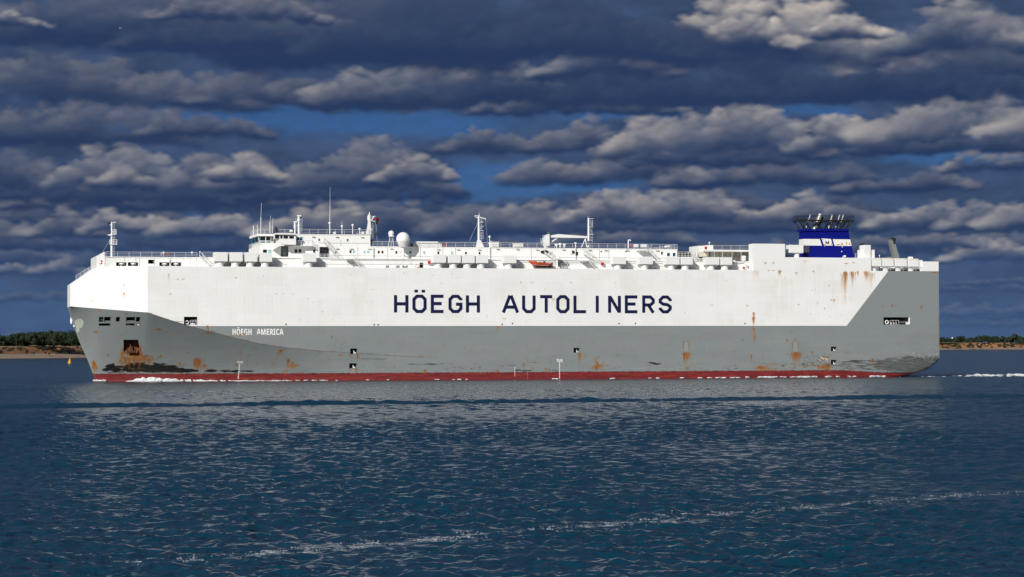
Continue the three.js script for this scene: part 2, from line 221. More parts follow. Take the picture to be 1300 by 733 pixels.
// --- paint of the topsides: two sheets of 100 m, in metres
const SHEET_TOP = 31, SHEET_H = 32.5;
function hullPaint(x0) {
  return canvasTexture(2048, 640, (g, W, H) => {
    const sx = W / 100, sy = H / SHEET_H, X = (x) => (x - x0) * sx, Y = (y) => (SHEET_TOP - y) * sy, r = rng(9 + x0);
    g.fillStyle = 'rgb(128,134,134)'; g.fillRect(0, 0, W, H);
    // weathered grey: patches repainted at different times
    for (let i = 0; i < 260; i++) { const x = r() * 100 + x0, y = r() * 13, w = 2 + r() * 9, h = .6 + r() * 2.4; g.fillStyle = `rgba(${r() < .5 ? '112,118,120' : '146,150,147'},${.03 + r() * .06})`; g.fillRect(X(x), Y(y), w * sx, h * sy); }
    for (let i = 0; i < 520; i++) { const x = r() * 100 + x0, y = 2 + r() * 10, h = .5 + 3.5 * r() * r(); g.fillStyle = `rgba(${['96,100,98', '158,160,154', '120,112,92'][i % 3]},${.04 + .1 * r()})`; g.fillRect(X(x), Y(y), (.04 + .12 * r() * r()) * sx, h * sy); }
    for (let i = 0; i < 200; i++) { const x = r() * 100 + x0, y = 1.8 + 2.6 * r() * r(), w = .5 + 5 * r() * r(); g.fillStyle = `rgba(${['60,62,60', '170,172,164', '100,92,72'][i % 3]},${.05 + .12 * r()})`; g.fillRect(X(x), Y(y), w * sx, (.05 + .12 * r()) * sy); }
    g.fillStyle = 'rgb(231,231,228)'; g.beginPath(); g.moveTo(X(-8), Y(40)); g.lineTo(X(-8), Y(16.4)); g.lineTo(X(.7), Y(16.3)); g.lineTo(X(16.1), Y(14.84));
    for (let x = 17; x < 25.4; x += .5) g.lineTo(X(x), Y(kneeAt(x)));
    g.lineTo(X(25.4), Y(LINE)); g.lineTo(X(176.6), Y(LINE)); g.lineTo(X(187.2), Y(TOP)); g.lineTo(X(187.2), Y(40)); g.closePath(); g.fill();
    g.save(); g.clip();
    for (let i = 0; i < 240; i++) { const x = r() * 100 + x0, y = 11 + r() * 16, w = 1 + r() * 6, h = 1 + r() * 5; g.fillStyle = `rgba(${r() < .6 ? '206,203,194' : '243,243,240'},${.03 + r() * .07})`; g.fillRect(X(x), Y(y), w * sx, h * sy); }
    for (let i = 0; i < 700; i++) { const x = r() * 100 + x0, y = 12.5 + r() * 13, h = .3 + r() * 2.2; g.fillStyle = `rgba(150,144,128,${r() * .1})`; g.fillRect(X(x), Y(y), (.04 + r() * .08) * sx, h * sy); }
    g.restore();
    g.fillStyle = 'rgba(70,74,76,.5)'; g.fillRect(X(25.4), Y(LINE + .03), (176.6 - 25.4) * sx, .09 * sy);
    // plate seams
    g.fillStyle = 'rgba(60,62,64,.05)'; for (const y of [3.2, 6.1, 9.2, 14.6, 17.2, 19.9, 22.4]) g.fillRect(0, Y(y), W, 1.2);
    for (let x = 4; x < 100; x += 8.2) g.fillRect(x * sx, 0, 1.1, H);
    // boot topping, its edge worn
    const redTop = (x) => 1.66 + .1 * noise(x * .8, 3) + .06 * noise(x * 3, 8) - .6 * smooth(174, 187, x);
    g.beginPath(); g.moveTo(0, H); for (let i = 0; i <= W; i += 3) g.lineTo(i, Y(redTop(x0 + i / sx))); g.lineTo(W, H); g.fillStyle = 'rgb(117,34,37)'; g.fill();
    g.save(); g.clip();
    for (let i = 0; i < 900; i++) { const x = r() * 100 + x0, y = r() * 2.2 - .4, w = .3 + r() * 3.5, h = .08 + r() * .3; g.fillStyle = `rgba(${['88,22,26', '166,52,40', '60,30,24', '150,64,30', '110,26,34'][Math.floor(r() * 5)]},${.08 + r() * .3})`; g.fillRect(X(x), Y(y), w * sx, h * sy); }
    g.restore();
    g.strokeStyle = 'rgba(40,30,30,.5)'; g.lineWidth = 1.6; g.beginPath(); for (let i = 0; i <= W; i += 3) { const x = x0 + i / sx, y = Y(redTop(x) + .04); noise(x * 1.7, 30) > -.1 ? g.lineTo(i, y) : g.moveTo(i, y); } g.stroke();
    // marks are given where the photograph shows them
    const at = (px, py) => hullAt(px, py), near = (x) => x > x0 - 9 && x < x0 + 109;
    const flecks = (px0, py0, px1, py1, n, tones, size, alpha, seed) => { const q = rng(seed), a = at(px0, py0), b = at(px1, py1); if (!near(a.x) && !near(b.x)) return; for (let i = 0; i < n; i++) { const x = mix(a.x, b.x, q()), y = mix(a.y, b.y, q()), s = size * (.3 + q()); g.fillStyle = `rgba(${tones[Math.floor(q() * tones.length)]},${alpha * (.4 + .6 * q())})`; g.beginPath(); g.ellipse(X(x), Y(y), s * sx * (.5 + q()), s * sy * (.35 + q() * .5), q() * .4, 0, 7); g.fill(); } };
    const RUST = ['158,90,24', '126,66,18', '186,112,40', '96,48,16'];
    const streak = (px, py, len, wid, strength, seed = Math.floor(px * 7 + py)) => { // many fine runs starting at a ragged source
      const q = rng(seed), p = at(px, py); if (!near(p.x)) return; const n = Math.ceil(5 + wid * 9);
      for (let i = 0; i < n; i++) { const o = q() + q() - 1, x = p.x + o * wid / 5.6, l = len / 5.6 * (.15 + q() * q() * 1.1) * (1 - .5 * Math.abs(o)), t = RUST[Math.floor(q() * 4)], y = p.y - .3 * l * q() - .05 * Math.abs(o) * len / 5.6, gr = g.createLinearGradient(0, Y(y), 0, Y(y - l)); gr.addColorStop(0, `rgba(${t},${strength * (.3 + .45 * q())})`); gr.addColorStop(.4, `rgba(${t},${strength * .26})`); gr.addColorStop(1, `rgba(${t},0)`); g.fillStyle = gr; g.beginPath(); const w = Math.max(.8, (.03 + q() * q() * .13) * sx); g.ellipse(X(x), Y(y - l / 2), w, l * sy / 2, (q() - .5) * .06, 0, 7); g.fill(); }
      for (let i = 0; i < wid * 3; i++) { g.fillStyle = `rgba(${RUST[Math.floor(q() * 4)]},${strength * .5 * q()})`; g.beginPath(); g.ellipse(X(p.x + (q() - .5) * wid * 2.2 / 5.6), Y(p.y - q() * len * .5 / 5.6), (.04 + .1 * q()) * sx, (.04 + .08 * q()) * sy, 0, 0, 7); g.fill(); }
    };
    const blot = (px, py, rx, ry, tones, n, alpha, seed) => { const q = rng(seed), p = at(px, py); if (!near(p.x)) return; for (let i = 0; i < n; i++) { const a = q() * 6.28, d = Math.sqrt(q()) * (1 - .3 * q()), x = p.x + Math.cos(a) * d * rx / 5.6, y = p.y + Math.sin(a) * d * ry / 5.6, s = .1 + .35 * q() * (1.2 - d); g.fillStyle = `rgba(${tones[Math.floor(q() * tones.length)]},${alpha * (.3 + .7 * q())})`; g.beginPath(); g.ellipse(X(x), Y(y), s * sx * 1.4, s * sy, 0, 0, 7); g.fill(); } };
    // stains with ragged outlines: a patch is kept where a noise, stretched along ax and ay per metre, outweighs the distance from its middle
    const patch = (px, py, rx, ry, tones, cover, alpha, ax, ay, seed) => {
      const p = at(px, py); if (!near(p.x)) return; const RX = rx / 5.6 * sx, RY = ry / 5.6 * sy, cx = X(p.x), cy = Y(p.y), T = tones.map((t) => t.split(',').map(Number));
      for (let j = Math.floor(cy - RY); j <= cy + RY; j++) for (let i = Math.floor(Math.max(0, cx - RX)); i <= Math.min(W, cx + RX); i++) {
        const e = 1 - ((i - cx) / RX) ** 2 - ((j - cy) / RY) ** 2; if (e <= 0) continue;
        const mx = i / sx + x0, my = -j / sy, m = 1.1 * fbm(mx * ax + seed, my * ay + seed * .7, 5) + .75 * e - (1 - cover); if (m <= 0) continue;
        const k = Math.min(T.length - 1, Math.max(0, Math.floor((.5 + 1.1 * fbm(mx * ax * 1.7 + 40, my * ay * 1.7 + seed, 3)) * T.length)));
        g.fillStyle = `rgba(${T[k].join(',')},${alpha * Math.min(1, m * 5)})`; g.fillRect(i, j, 1, 1);
      }
    };
    // white topsides: runs under scuppers and fittings
    for (const [px, py, l, w, s] of [[157, 318, 18, 3, .15], [157, 371, 12, 2, .4], [158, 360, 10, 2, .2], [214, 347, 14, 1.5, .3], [225, 354, 3, 2, .6], [232, 354, 3, 2, .4], [216, 373, 2, 2, .5], [300, 352, 3, 2, .5], [116, 381, 3, 2, .4], [350, 373, 2, 2, .5], [372, 373, 2, 2, .3],
      [1072, 344, 55, 6, .62], [1074, 344, 24, 4, .8], [1083, 344, 22, 5, .8], [1089, 344, 10, 2, .7], [1100, 344, 16, 4, .75], [1105, 345, 34, 8, .2], [990, 343, 12, 3, .9], [1011, 345, 8, 2, .4], [972, 333, 4, 2, .7], [982, 333, 4, 2, .6], [960, 343, 20, 6, .18], [1022, 330, 10, 6, .16], [1075, 334, 3, 3, .6], [1084, 333, 3, 2, .6], [1033, 344, 5, 2, .4], [976, 343, 3, 2, .4], [982, 343, 3, 2, .4],
      [957, 396, 22, 2, .95], [957, 402, 18, 2.5, .9], [1053, 362, 4, 1, .5], [1056, 380, 4, 2, .5], [1059, 380, 6, 2, .5], [1047, 391, 4, 1, .5], [1038, 384, 3, 2, .3], [949, 387, 5, 2, .4], [904, 387, 2, 3, .3], [1014, 386, 4, 2, .4], [1040, 332, 70, 40, .03], [990, 350, 60, 40, .035], [661, 358, 3, 1.5, .5], [676, 358, 3, 1.5, .4], [725, 358, 3, 1.5, .3], [703, 379, 5, 2, .5], [640, 404, 3, 3, .4], [655, 397, 3, 1, .3], [632, 415, 14, 2, .35], [632, 415, 2, 2, .9], [1133, 387, 5, 3, .5], [1138, 387, 4, 2, .5], [1170, 388, 8, 3, .6], [1186, 345, 4, 5, .8], [1121, 388, 4, 2, .3], [1103, 344, 30, 12, .12]]) streak(px, py, l, w, s);
    // tear of rust where the topside knuckle meets the flare
    for (let i = 0; i < 34; i++) { const px = 190 + i * 11; const xx = S(px, 420, 16).x, p = V(xx, kneeAt(xx), 0); if (near(xx) && r() < .75) { g.fillStyle = `rgba(${RUST[i % 4]},${.25 + .4 * r()})`; g.fillRect(X(xx), Y(p.y + .1), (.4 + 1.2 * r()) * sx, .14 * sy); } }
    g.strokeStyle = 'rgba(52,48,44,.55)'; g.lineWidth = 1.5; g.beginPath(); for (let x = 16; x < 76; x += .5) g.lineTo(X(x), Y(kneeAt(x))); g.stroke();
    // grey sides
    for (const [px, py, l, w, s] of [[160, 397, 6, 2, .6], [126, 393, 5, 3, .5], [121, 420, 8, 3, .7], [154, 425, 5, 2, .6], [202, 417, 8, 4, .8], [211, 421, 4, 2, .5], [263, 413, 14, 2, .8], [264, 421, 6, 8, .5], [250, 454, 22, 4, .95], [252, 456, 18, 7, .75], [254, 462, 14, 9, .5], [366, 455, 22, 2.5, .95], [370, 463, 10, 9, .6], [374, 462, 10, 7, .5], [362, 470, 6, 5, .8], [357, 444, 8, 5, .8], [353, 446, 22, 2, .45], [324, 440, 3, 3, .5], [405, 446, 3, 3, .6], [421, 446, 2, 2, .7], [432, 450, 3, 5, .6], [454, 449, 18, 2.5, .8], [445, 449, 10, 2, .5], [452, 468, 10, 3, .8], [444, 468, 8, 2, .6], [539, 469, 8, 2, .95], [539, 471, 6, 3.5, .8], [631, 470, 5, 4, .9], [665, 461, 10, 2, .7], [678, 459.5, 3, 9, .8], [676, 466, 8, 2, .7], [693, 468, 6, 2, .8], [736, 447, 24, 3, .55], [737, 448, 12, 2, .7], [757, 453, 14, 4, .35], [758, 463, 12, 6, .9], [757, 465, 10, 9, .7], [763, 462, 8, 12, .35], [745, 450, 3, 2, .6], [685, 442, 3, 1, .6], [421, 427, 3, 1.5, .8], [413, 423, 3, 1, .4],
      [868, 434, 16, 1.6, .8], [874, 434, 16, 2, .8], [871, 447, 24, 6, .75], [870, 447, 22, 4, .9], [875, 447, 20, 5, .5], [872, 466, 6, 6, .5], [1007, 434, 16, 1.4, .7], [1013, 434, 16, 1.6, .7], [1010, 447, 22, 7, .9], [1012, 447, 20, 8, .8], [1013, 447, 20, 10, .4], [1000, 431, 7, 2, .8], [1000, 449, 3, 2, .8], [1010, 430, 4, 3, .7], [1005, 421, 2, 3, .6], [954, 450, 22, 1.6, .95], [957, 415, 26, 2.4, .9], [958, 425, 18, 3, .5], [965, 465, 10, 10, .7], [972, 467, 8, 16, .6], [980, 461, 8, 14, .3], [1031, 446, 8, 3, .5], [943, 431, 3, 1.5, .5], [1046, 464, 10, 9, .95], [1052, 462, 12, 4, .9], [1049, 455, 5, 5, .6], [1108, 455, 12, 4, .7], [1117, 457, 14, 3, .75], [1072, 459, 8, 2, .5], [1094, 459, 6, 2, .5], [1090, 447, 4, 1, .6], [1112, 426, 3, 1, .4], [1182, 453, 10, 1, .6], [1191, 345, 3, 2, .7], [1192, 400, 80, 1.4, .3]]) streak(px, py, l, w, s);
    for (let i = 0; i < 150; i++) { const px = 200 + 990 * r(), py = 425 + 46 * r() ** .7; streak(px, py, 1 + 4 * r(), .6 + r(), .2 + .4 * r(), i * 13); }
    for (let i = 0; i < 45; i++) { const px = 200 + 900 * r(), py = 346 + 60 * r(); streak(px, py, 1 + 2 * r(), .5 + r() * .6, .18 + .25 * r(), i * 17); }
    const SCUFF = ['26,26,26', '48,48,46', '70,72,70'];
    flecks(696, 469, 710, 473, 40, SCUFF, .16, .4, 37); flecks(560, 466, 612, 469, 60, SCUFF, .18, .25, 38); flecks(690, 465, 800, 468, 60, SCUFF, .14, .25, 39);
    flecks(920, 464, 944, 469, 50, SCUFF, .18, .3, 42); flecks(880, 456, 960, 470, 90, SCUFF, .1, .2, 43);
    flecks(1020, 452, 1050, 466, 90, SCUFF, .2, .4, 46); flecks(1040, 453, 1052, 459, 50, ['214,212,200', '120,62,20'], .22, .8, 47);
    flecks(1150, 453, 1192, 457, 90, ['30,32,30', '60,62,60'], .22, .5, 52); flecks(1160, 448, 1192, 454, 60, ['170,172,168', '80,82,80'], .25, .35, 54); flecks(1060, 440, 1192, 452, 110, ['166,170,168', '110,114,112'], .4, .12, 55);
   
    // the bow: black scrapes from fenders above the boot topping, rust below the anchor pocket, bare patch at the stem
    const TAR = ['5,6,5', '9,10,8', '16,16,13', '30,26,16'];
    for (const [px, py, rx, ry, c] of [[138, 467, 9, 6.5, .62], [150, 469, 20, 4, .6], [174, 464.5, 18, 4.5, .6], [186, 467, 44, 6.5, .75], [206, 468.6, 30, 5, .7], [226, 470.4, 24, 3.4, .62], [244, 471, 16, 2.6, .5], [272, 471, 16, 2.6, .42], [292, 471.3, 22, 2, .42], [312, 471.5, 10, 1.8, .4]]) patch(px, py, rx, ry, TAR, c + .14, .96, .55, 1.6, Math.floor(px));
    patch(166, 467.5, 30, 3.4, ['110,74,28', '70,50,22', '44,34,18'], .42, .75, .6, 2.2, 71); patch(192, 472.4, 70, 1.8, ['80,46,20', '16,14,12'], .5, .7, .5, 2, 72);
    const OX = ['112,62,20', '140,80,26', '164,106,44', '92,48,16'];
    patch(168, 457, 26, 11, OX, .3, .8, 1.6, .5, 73); patch(170, 451, 13, 5.5, ['196,160,96', '150,96,34', '168,120,60'], .5, .85, 1.1, 1, 74); patch(206, 451.5, 14, 5, OX, .26, .8, 1.1, 1.2, 75); patch(192, 458, 12, 10, OX, .24, .7, 1.6, .5, 76); patch(180, 446, 6, 11, OX, .38, .75, 1.8, .5, 77); patch(155, 442, 4, 14, OX, .2, .7, 2, .6, 78); patch(120, 463, 5, 12, OX, .36, .8, 1.6, .5, 79); patch(254, 461, 14, 10, OX, .3, .7, 1.7, .6, 80); patch(372, 463, 12, 9, OX, .26, .7, 1.6, .7, 81); patch(358, 445, 7, 4, OX, .3, .8, 1.6, 1, 82); patch(760, 462, 14, 9, OX, .3, .75, 1.6, .6, 83);
    patch(1030, 465, 70, 7, OX, .18, .75, .7, 2, 84); patch(1048, 466, 14, 6, OX, .5, .85, 1.2, 1, 85); patch(968, 467, 16, 5, OX, .4, .8, 1, 1.4, 86);
    patch(1090, 464, 54, 9, ['40,42,40', '64,66,62', '96,98,92'], .46, .55, .3, 3.2, 87); patch(1152, 464, 60, 13, ['46,49,46', '66,69,65', '84,87,82'], .85, .62, .3, 2.4, 88); patch(1092, 458.6, 36, 2.2, ['22,22,22', '44,44,42'], .52, .7, .35, 3, 89); patch(1172, 455, 26, 3, ['34,36,34', '74,76,72'], .4, .6, .5, 2.4, 90); patch(1012, 464, 50, 5, ['26,26,24', '70,68,60'], .16, .7, .6, 3, 91); patch(470, 456, 70, 3, ['64,66,64', '90,93,91'], .25, .6, .25, 4, 92); patch(545, 462.3, 40, 1.6, ['42,44,44', '70,72,70'], .5, .7, .3, 4, 93); patch(830, 462, 16, 3, ['10,12,12', '30,34,32'], .5, .9, .5, 2.4, 94); patch(664, 470, 16, 2.6, ['28,28,28', '56,56,54'], .45, .8, .6, 3, 95); patch(650, 464, 40, 2, ['60,62,60', '86,88,86'], .3, .7, .4, 4, 96);
    for (let i = 0; i < 16; i++) patch(300 + 56 * i, 467 + 3 * r(), 34, 4, ['104,104,92', '146,148,138', '88,84,70'], .14, .4, .4, 2.6, 100 + i);
    for (const [px, py, l, w, s] of [[158, 440, 26, 5, .5], [160, 452, 22, 6, .8], [164, 453, 24, 3, .7], [170, 453, 18, 8, .6], [178, 452, 22, 6, .8], [185, 450, 20, 8, .7], [190, 455, 14, 8, .5], [154, 446, 20, 3, .5], [152, 455, 14, 3, .5], [137, 450, 7, 2, .7], [120, 460, 16, 2, .9], [119, 458, 20, 3, .9], [121, 465, 14, 4, .85], [228, 460, 8, 2, .7], [233, 462, 5, 4, .6], [223, 463, 5, 2, .6], [238, 447, 4, 4, .4], [300, 462, 6, 2, .6], [305, 445, 14, 1.5, .4], [315, 450, 5, 2, .5]]) streak(px, py, l, w, s);
    { const p = at(100, 411); if (near(p.x)) { g.fillStyle = 'rgba(186,190,176,.9)'; g.beginPath(); for (let i = 0; i < 22; i++) { const a = i / 22 * 6.283, d = 1 + .32 * noise(i * 1.7, 2); g.lineTo(X(p.x + Math.cos(a) * .85 * d), Y(p.y + Math.sin(a) * 1.05 * d)); } g.fill(); g.beginPath(); g.ellipse(X(p.x - .15), Y(p.y - 1.2), .3 * sx, .75 * sy, 0, 0, 7); g.fill(); } }
    // writing and marks
    const word = (t, px, py, h, w, f = 'bold') => { const p = at(px, py), q = at(px + w, py); if (!near(p.x)) return; g.save(); g.fillStyle = 'rgb(236,236,232)'; g.font = `${f} 40px sans-serif`; g.textBaseline = 'alphabetic'; const m = g.measureText(t).width; g.translate(X(p.x), Y(p.y)); g.scale((q.x - p.x) * sx / m, h / 5.6 * sy / 29); g.fillText(t, 0, 0); g.restore(); };
    word('HÖEGH', 294.3, 425.4, 7.2, 25.5); word('AMERICA', 325.6, 425.4, 7.2, 34);
    streak(305, 424, 2, 6, .9, 5); streak(309.5, 423.5, 3, 2.5, 1, 6); streak(328, 424, 2, 3, .9, 7); streak(330, 424, 3, 2, .7, 8);
    const dash = (px0, py0, px1, py1, w) => { const a = at(px0, py0), b = at(px1, py1); if (!near(a.x)) return; g.strokeStyle = 'rgba(232,232,226,.95)'; g.lineWidth = w * sx; g.setLineDash([.28 * sy, .1 * sy]); g.beginPath(); g.moveTo(X(a.x), Y(a.y)); g.lineTo(X(b.x), Y(b.y)); g.stroke(); g.setLineDash([]); };
    dash(304, 462, 302.2, 481, .24); word('TUG', 300.4, 461.5, 2.6, 8); dash(710.4, 460, 710.4, 481.5, .22); word('TUG', 706.5, 460, 3.8, 8); dash(653.6, 466, 653.6, 478, .14);
    for (const [px, py] of [[363, 412], [475, 412.5], [480, 412.5], [637.5, 412], [650.5, 411], [786, 411], [807, 411], [946, 411]]) { const p = at(px, py); g.fillStyle = 'rgba(28,28,30,.95)'; g.fillRect(X(p.x) - 3, Y(p.y) - 3, 6, 6); }
    for (const px of [871.3, 1010]) { const a = at(px - 3.6, 434), b = at(px + 3.6, 447); if (!near(a.x)) continue; g.strokeStyle = 'rgba(84,76,60,.8)'; g.lineWidth = 2; g.strokeRect(X(a.x), Y(a.y), (b.x - a.x) * sx, (a.y - b.y) * sy); g.fillStyle = 'rgba(150,152,146,.5)'; g.fillRect(X(a.x), Y(a.y), (b.x - a.x) * sx, (a.y - b.y) * sy); }
  });
}
const hullBump = canvasTexture(1024, 256, (g, w, h) => { const im = g.createImageData(w, h); for (let j = 0; j < h; j++) for (let i = 0; i < w; i++) { const px = i / w * 40, py = j / h * 10; const a = Math.abs(Math.sin(px * Math.PI / 1.0)) * .22 + Math.abs(Math.sin(py * Math.PI / 2.5)) * .14 + .2 * noise(px * .4, py * .8) + .1 * noise(px * 1.3, py * 1.3); const v = Math.max(0, Math.min(255, 120 + 200 * a)); const o = (j * w + i) * 4; im.data[o] = im.data[o + 1] = im.data[o + 2] = v; im.data[o + 3] = 255; } g.putImageData(im, 0, 0); }, false);
hullBump.wrapS = hullBump.wrapT = THREE.RepeatWrapping; hullBump.repeat.set(2.5, 3);
const hullMat = [0, 100].map((x0) => std('#ffffff', 0.52, { map: hullPaint(x0), bumpMap: hullBump, bumpScale: 0.02 }));

// --- hull shell
{
  const xs = []; for (let i = 0; i < 10; i++) xs.push(.7 + .59 * i); xs.push(6.6); for (let x = 7.4; x < 16; x += .86) xs.push(x); xs.push(16.1); for (let x = 17.5; x < 100; x += 1.65) xs.push(x); xs.push(100); for (let x = 104; x < 148; x += 6) xs.push(x); for (let x = 148; x < 182; x += 3) xs.push(x); for (const x of [183, 185.5, 188, 190, 192, 194, 195.2, 196.4, 197.6, 198.4, 199, 199.4, 199.7, 199.86, 200]) xs.push(x);
  const NL = 18, NU = 3, N = NL + NU + 1, ring = (x) => { const lo = x < 6.6 ? stemAt(x) : keelAt(x), k = kneeAt(x), t = topAt(x), out = []; for (let j = 0; j <= NL; j++) { const y = mix(lo, k, j / NL); out.push([y, breadth(x, Math.min(y, k - 1e-4))]); } out[NL][1] = planAt(x); for (let j = 1; j <= NU; j++) out.push([mix(k, t, j / NU), planAt(x)]); return out; };
  const pos = [], uv = [], grp = [[], [], []];
  const rings = xs.map(ring);
  const quad = (a, b, c, d, m) => { for (const t of [[a, b, c], [a, c, d]]) grp[m].push(t); };
  for (let i = 0; i + 1 < xs.length; i++) {
    const m = xs[i] < 99.99 ? 0 : 1, A = rings[i], B = rings[i + 1], xa = xs[i], xb = xs[i + 1];
    for (let j = 0; j + 1 < N; j++) {
      quad([xa, A[j][0], A[j][1]], [xb, B[j][0], B[j][1]], [xb, B[j + 1][0], B[j + 1][1]], [xa, A[j + 1][0], A[j + 1][1]], m);
      quad([xb, B[j][0], -B[j][1]], [xa, A[j][0], -A[j][1]], [xa, A[j + 1][0], -A[j + 1][1]], [xb, B[j + 1][0], -B[j + 1][1]], m);
    }
    quad([xa, A[N - 1][0], A[N - 1][1]], [xb, B[N - 1][0], B[N - 1][1]], [xb, B[N - 1][0], -B[N - 1][1]], [xa, A[N - 1][0], -A[N - 1][1]], 2);
    quad([xa, A[0][0], -A[0][1]], [xb, B[0][0], -B[0][1]], [xb, B[0][0], B[0][1]], [xa, A[0][0], A[0][1]], m);
  }
  for (const [i, flip] of [[0, 0], [xs.length - 1, 1]]) for (let j = 0; j + 1 < N; j++) { const A = rings[i], x = xs[i], q = [[x, A[j][0], -A[j][1]], [x, A[j][0], A[j][1]], [x, A[j + 1][0], A[j + 1][1]], [x, A[j + 1][0], -A[j + 1][1]]]; if (flip) q.reverse(); quad(...q, i ? 1 : 0); }
  let g = new THREE.BufferGeometry(); const groups = []; let n = 0;
  for (let m = 0; m < 3; m++) { const s = n; for (const t of grp[m]) { const [a, b, c] = t.map((p) => V(...p)); if (b.clone().sub(a).cross(c.clone().sub(a)).length() < 1e-7) continue; for (const p of t) { pos.push(...p); uv.push((p[0] - (m === 1 ? 100 : 0)) / 100, (p[1] + 1.5) / SHEET_H); n++; } } groups.push([s, n - s, m]); }
  g.setAttribute('position', new THREE.Float32BufferAttribute(pos, 3)); g.setAttribute('uv', new THREE.Float32BufferAttribute(uv, 2));
  g = toCreasedNormals(g, 0.3); for (const q of groups) g.addGroup(...q);
  let hull = new Brush(g, [hullMat[0], hullMat[1], M.white]); hull.updateMatrixWorld();
  const ev = new Evaluator(); ev.useGroups = true; ev.attributes = ['position', 'normal', 'uv'];
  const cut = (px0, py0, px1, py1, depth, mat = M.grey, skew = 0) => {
    const a = hullAt(px0, py0), b = hullAt(px1, py1), z = Math.max(a.z, b.z, hullAt(px1, py0).z) + .6; let zz = Math.min(a.z, b.z) - depth;
    let bg = bx(a.x, b.x, b.y, a.y, zz, z);
    if (skew) { zz = hullAt(px0 + 1.5, py1).z - depth; const p = bg.attributes.position; for (let i = 0; i < p.count; i++) if (p.getY(i) < (a.y + b.y) / 2) p.setX(i, p.getX(i) + skew * (p.getX(i) > (a.x + b.x) / 2 ? 1 : .25)); }
    bg.clearGroups(); const brush = new Brush(bg, mat); brush.updateMatrixWorld();
    hull = ev.evaluate(hull, brush, SUBTRACTION); hull.updateMatrixWorld();
    return { x0: a.x, x1: b.x, y0: b.y, y1: a.y, z: Math.min(a.z, b.z), zz };
  };
  const holes = {
    mooring: [[125.5, 402.6, 131, 408.8], [132, 402.6, 140.2, 408.8], [125.2, 410.8, 139.6, 413.7], [147, 402.8, 151.8, 408.4], [160, 402.8, 171.2, 408.4], [172.6, 402.8, 177.4, 408.4], [159.6, 410.8, 170.6, 413.5], [173.2, 411, 177.6, 413.7]].map((h) => cut(...h, 5)),
    side: cut(233.3, 402.4, 250.2, 412.6, 8),
    stern: cut(1122, 403, 1156, 412.2, 11),
    pilot: [[444.5, 442.8, 453.5, 449.6], [443.3, 461.5, 452.8, 467.8], [728.3, 442, 736, 448], [1055.2, 440.4, 1062.4, 446.2], [1055.2, 457.2, 1062.4, 463.2]].map((h) => cut(...h, 3)),
    anchor: cut(156.4, 431.6, 173.4, 451.8, .9, M.rust, 1.15),
  };
  hull.name = 'hull'; hull.castShadow = hull.receiveShadow = true;
  const hm = new THREE.Mesh(hull.geometry, hull.material); hm.name = 'hull'; hm.castShadow = hm.receiveShadow = true; ship.add(hm);
  // things that stand in the openings
  const w = (h, fx0, fx1, fy0, fy1, d, t, mat, name) => part(name, bx(mix(h.x0, h.x1, fx0), mix(h.x0, h.x1, fx1), mix(h.y0, h.y1, fy0), mix(h.y0, h.y1, fy1), h.z - d - t, h.z - d, .05), mat, ship);
  for (const [i, h] of holes.pilot.entries()) { w(h, .5, .82, .05, .3, .12, .25, M.whiteTrim, 'door_step'); w(h, .5, .6, .3, .62, .3, .1, M.whiteTrim, 'ladder_rail'); }
  const S0 = holes.stern; // winch, rail and bollards on the mooring deck
  { const c = V(mix(S0.x0, S0.x1, .16), S0.y0 + .55, S0.z - .55), t = new THREE.TorusGeometry(.38, .13, 8, 18); t.translate(c.x, c.y, c.z); part('winch_drum', t, M.whiteTrim, ship); }
  part('mooring_rail', [bar(V(mix(S0.x0, S0.x1, .28), S0.y0 + .95, S0.z - .5), V(mix(S0.x0, S0.x1, .6), S0.y0 + .95, S0.z - .5), .05), ...[.28, .39, .5, .6].map((f) => bar(V(mix(S0.x0, S0.x1, f), S0.y0, S0.z - .5), V(mix(S0.x0, S0.x1, f), S0.y0 + .95, S0.z - .5), .05)), bar(V(mix(S0.x0, S0.x1, .62), S0.y0 + .7, S0.z - .4), V(S0.x1, S0.y0 + .7, S0.z - .4), .03), bar(V(mix(S0.x0, S0.x1, .62), S0.y0 + .4, S0.z - .4), V(S0.x1, S0.y0 + .4, S0.z - .4), .03)], M.rail, ship);
  for (const f of [.34, .44, .54]) part('bollard', bar(V(mix(S0.x0, S0.x1, f), S0.y0, S0.z - .9), V(mix(S0.x0, S0.x1, f), S0.y0 + .5, S0.z - .9), .16, 10), M.whiteTrim, ship);
  w(S0, .86, 1, 0, .3, .2, .4, M.whiteTrim, 'fairlead'); part('opening_frame', bx(S0.x1 - .3, S0.x1 - .02, S0.y0 + .03, S0.y1 - .03, S0.z - .5, S0.z - .02, .05), M.whiteTrim, ship);
  const S1 = holes.side;
  { const t = new THREE.TorusGeometry(.35, .11, 8, 16); t.translate(mix(S1.x0, S1.x1, .25), S1.y0 + .5, S1.z - .6); part('winch_drum', t, M.whiteTrim, ship); }
  part('mooring_rail', [bar(V(S1.x0, S1.y0 + .75, S1.z - .4), V(S1.x1, S1.y0 + .75, S1.z - .4), .04), bar(V(mix(S1.x0, S1.x1, .5), S1.y0 + .95, S1.z - .5), V(mix(S1.x0, S1.x1, .95), S1.y0 + 1.0, S1.z - .5), .05), ...[.5, .7, .93].map((f) => bar(V(mix(S1.x0, S1.x1, f), S1.y0, S1.z - .45), V(mix(S1.x0, S1.x1, f), S1.y0 + 1, S1.z - .45), .05))], M.rail, ship);
  w(S1, .55, .85, 0, .22, .5, .5, M.whiteTrim, 'fairlead');
  for (const k of [1, 4, 6]) w(holes.mooring[k], .1, .9, .04, .22, .3, .2, M.grey, 'fairlead');
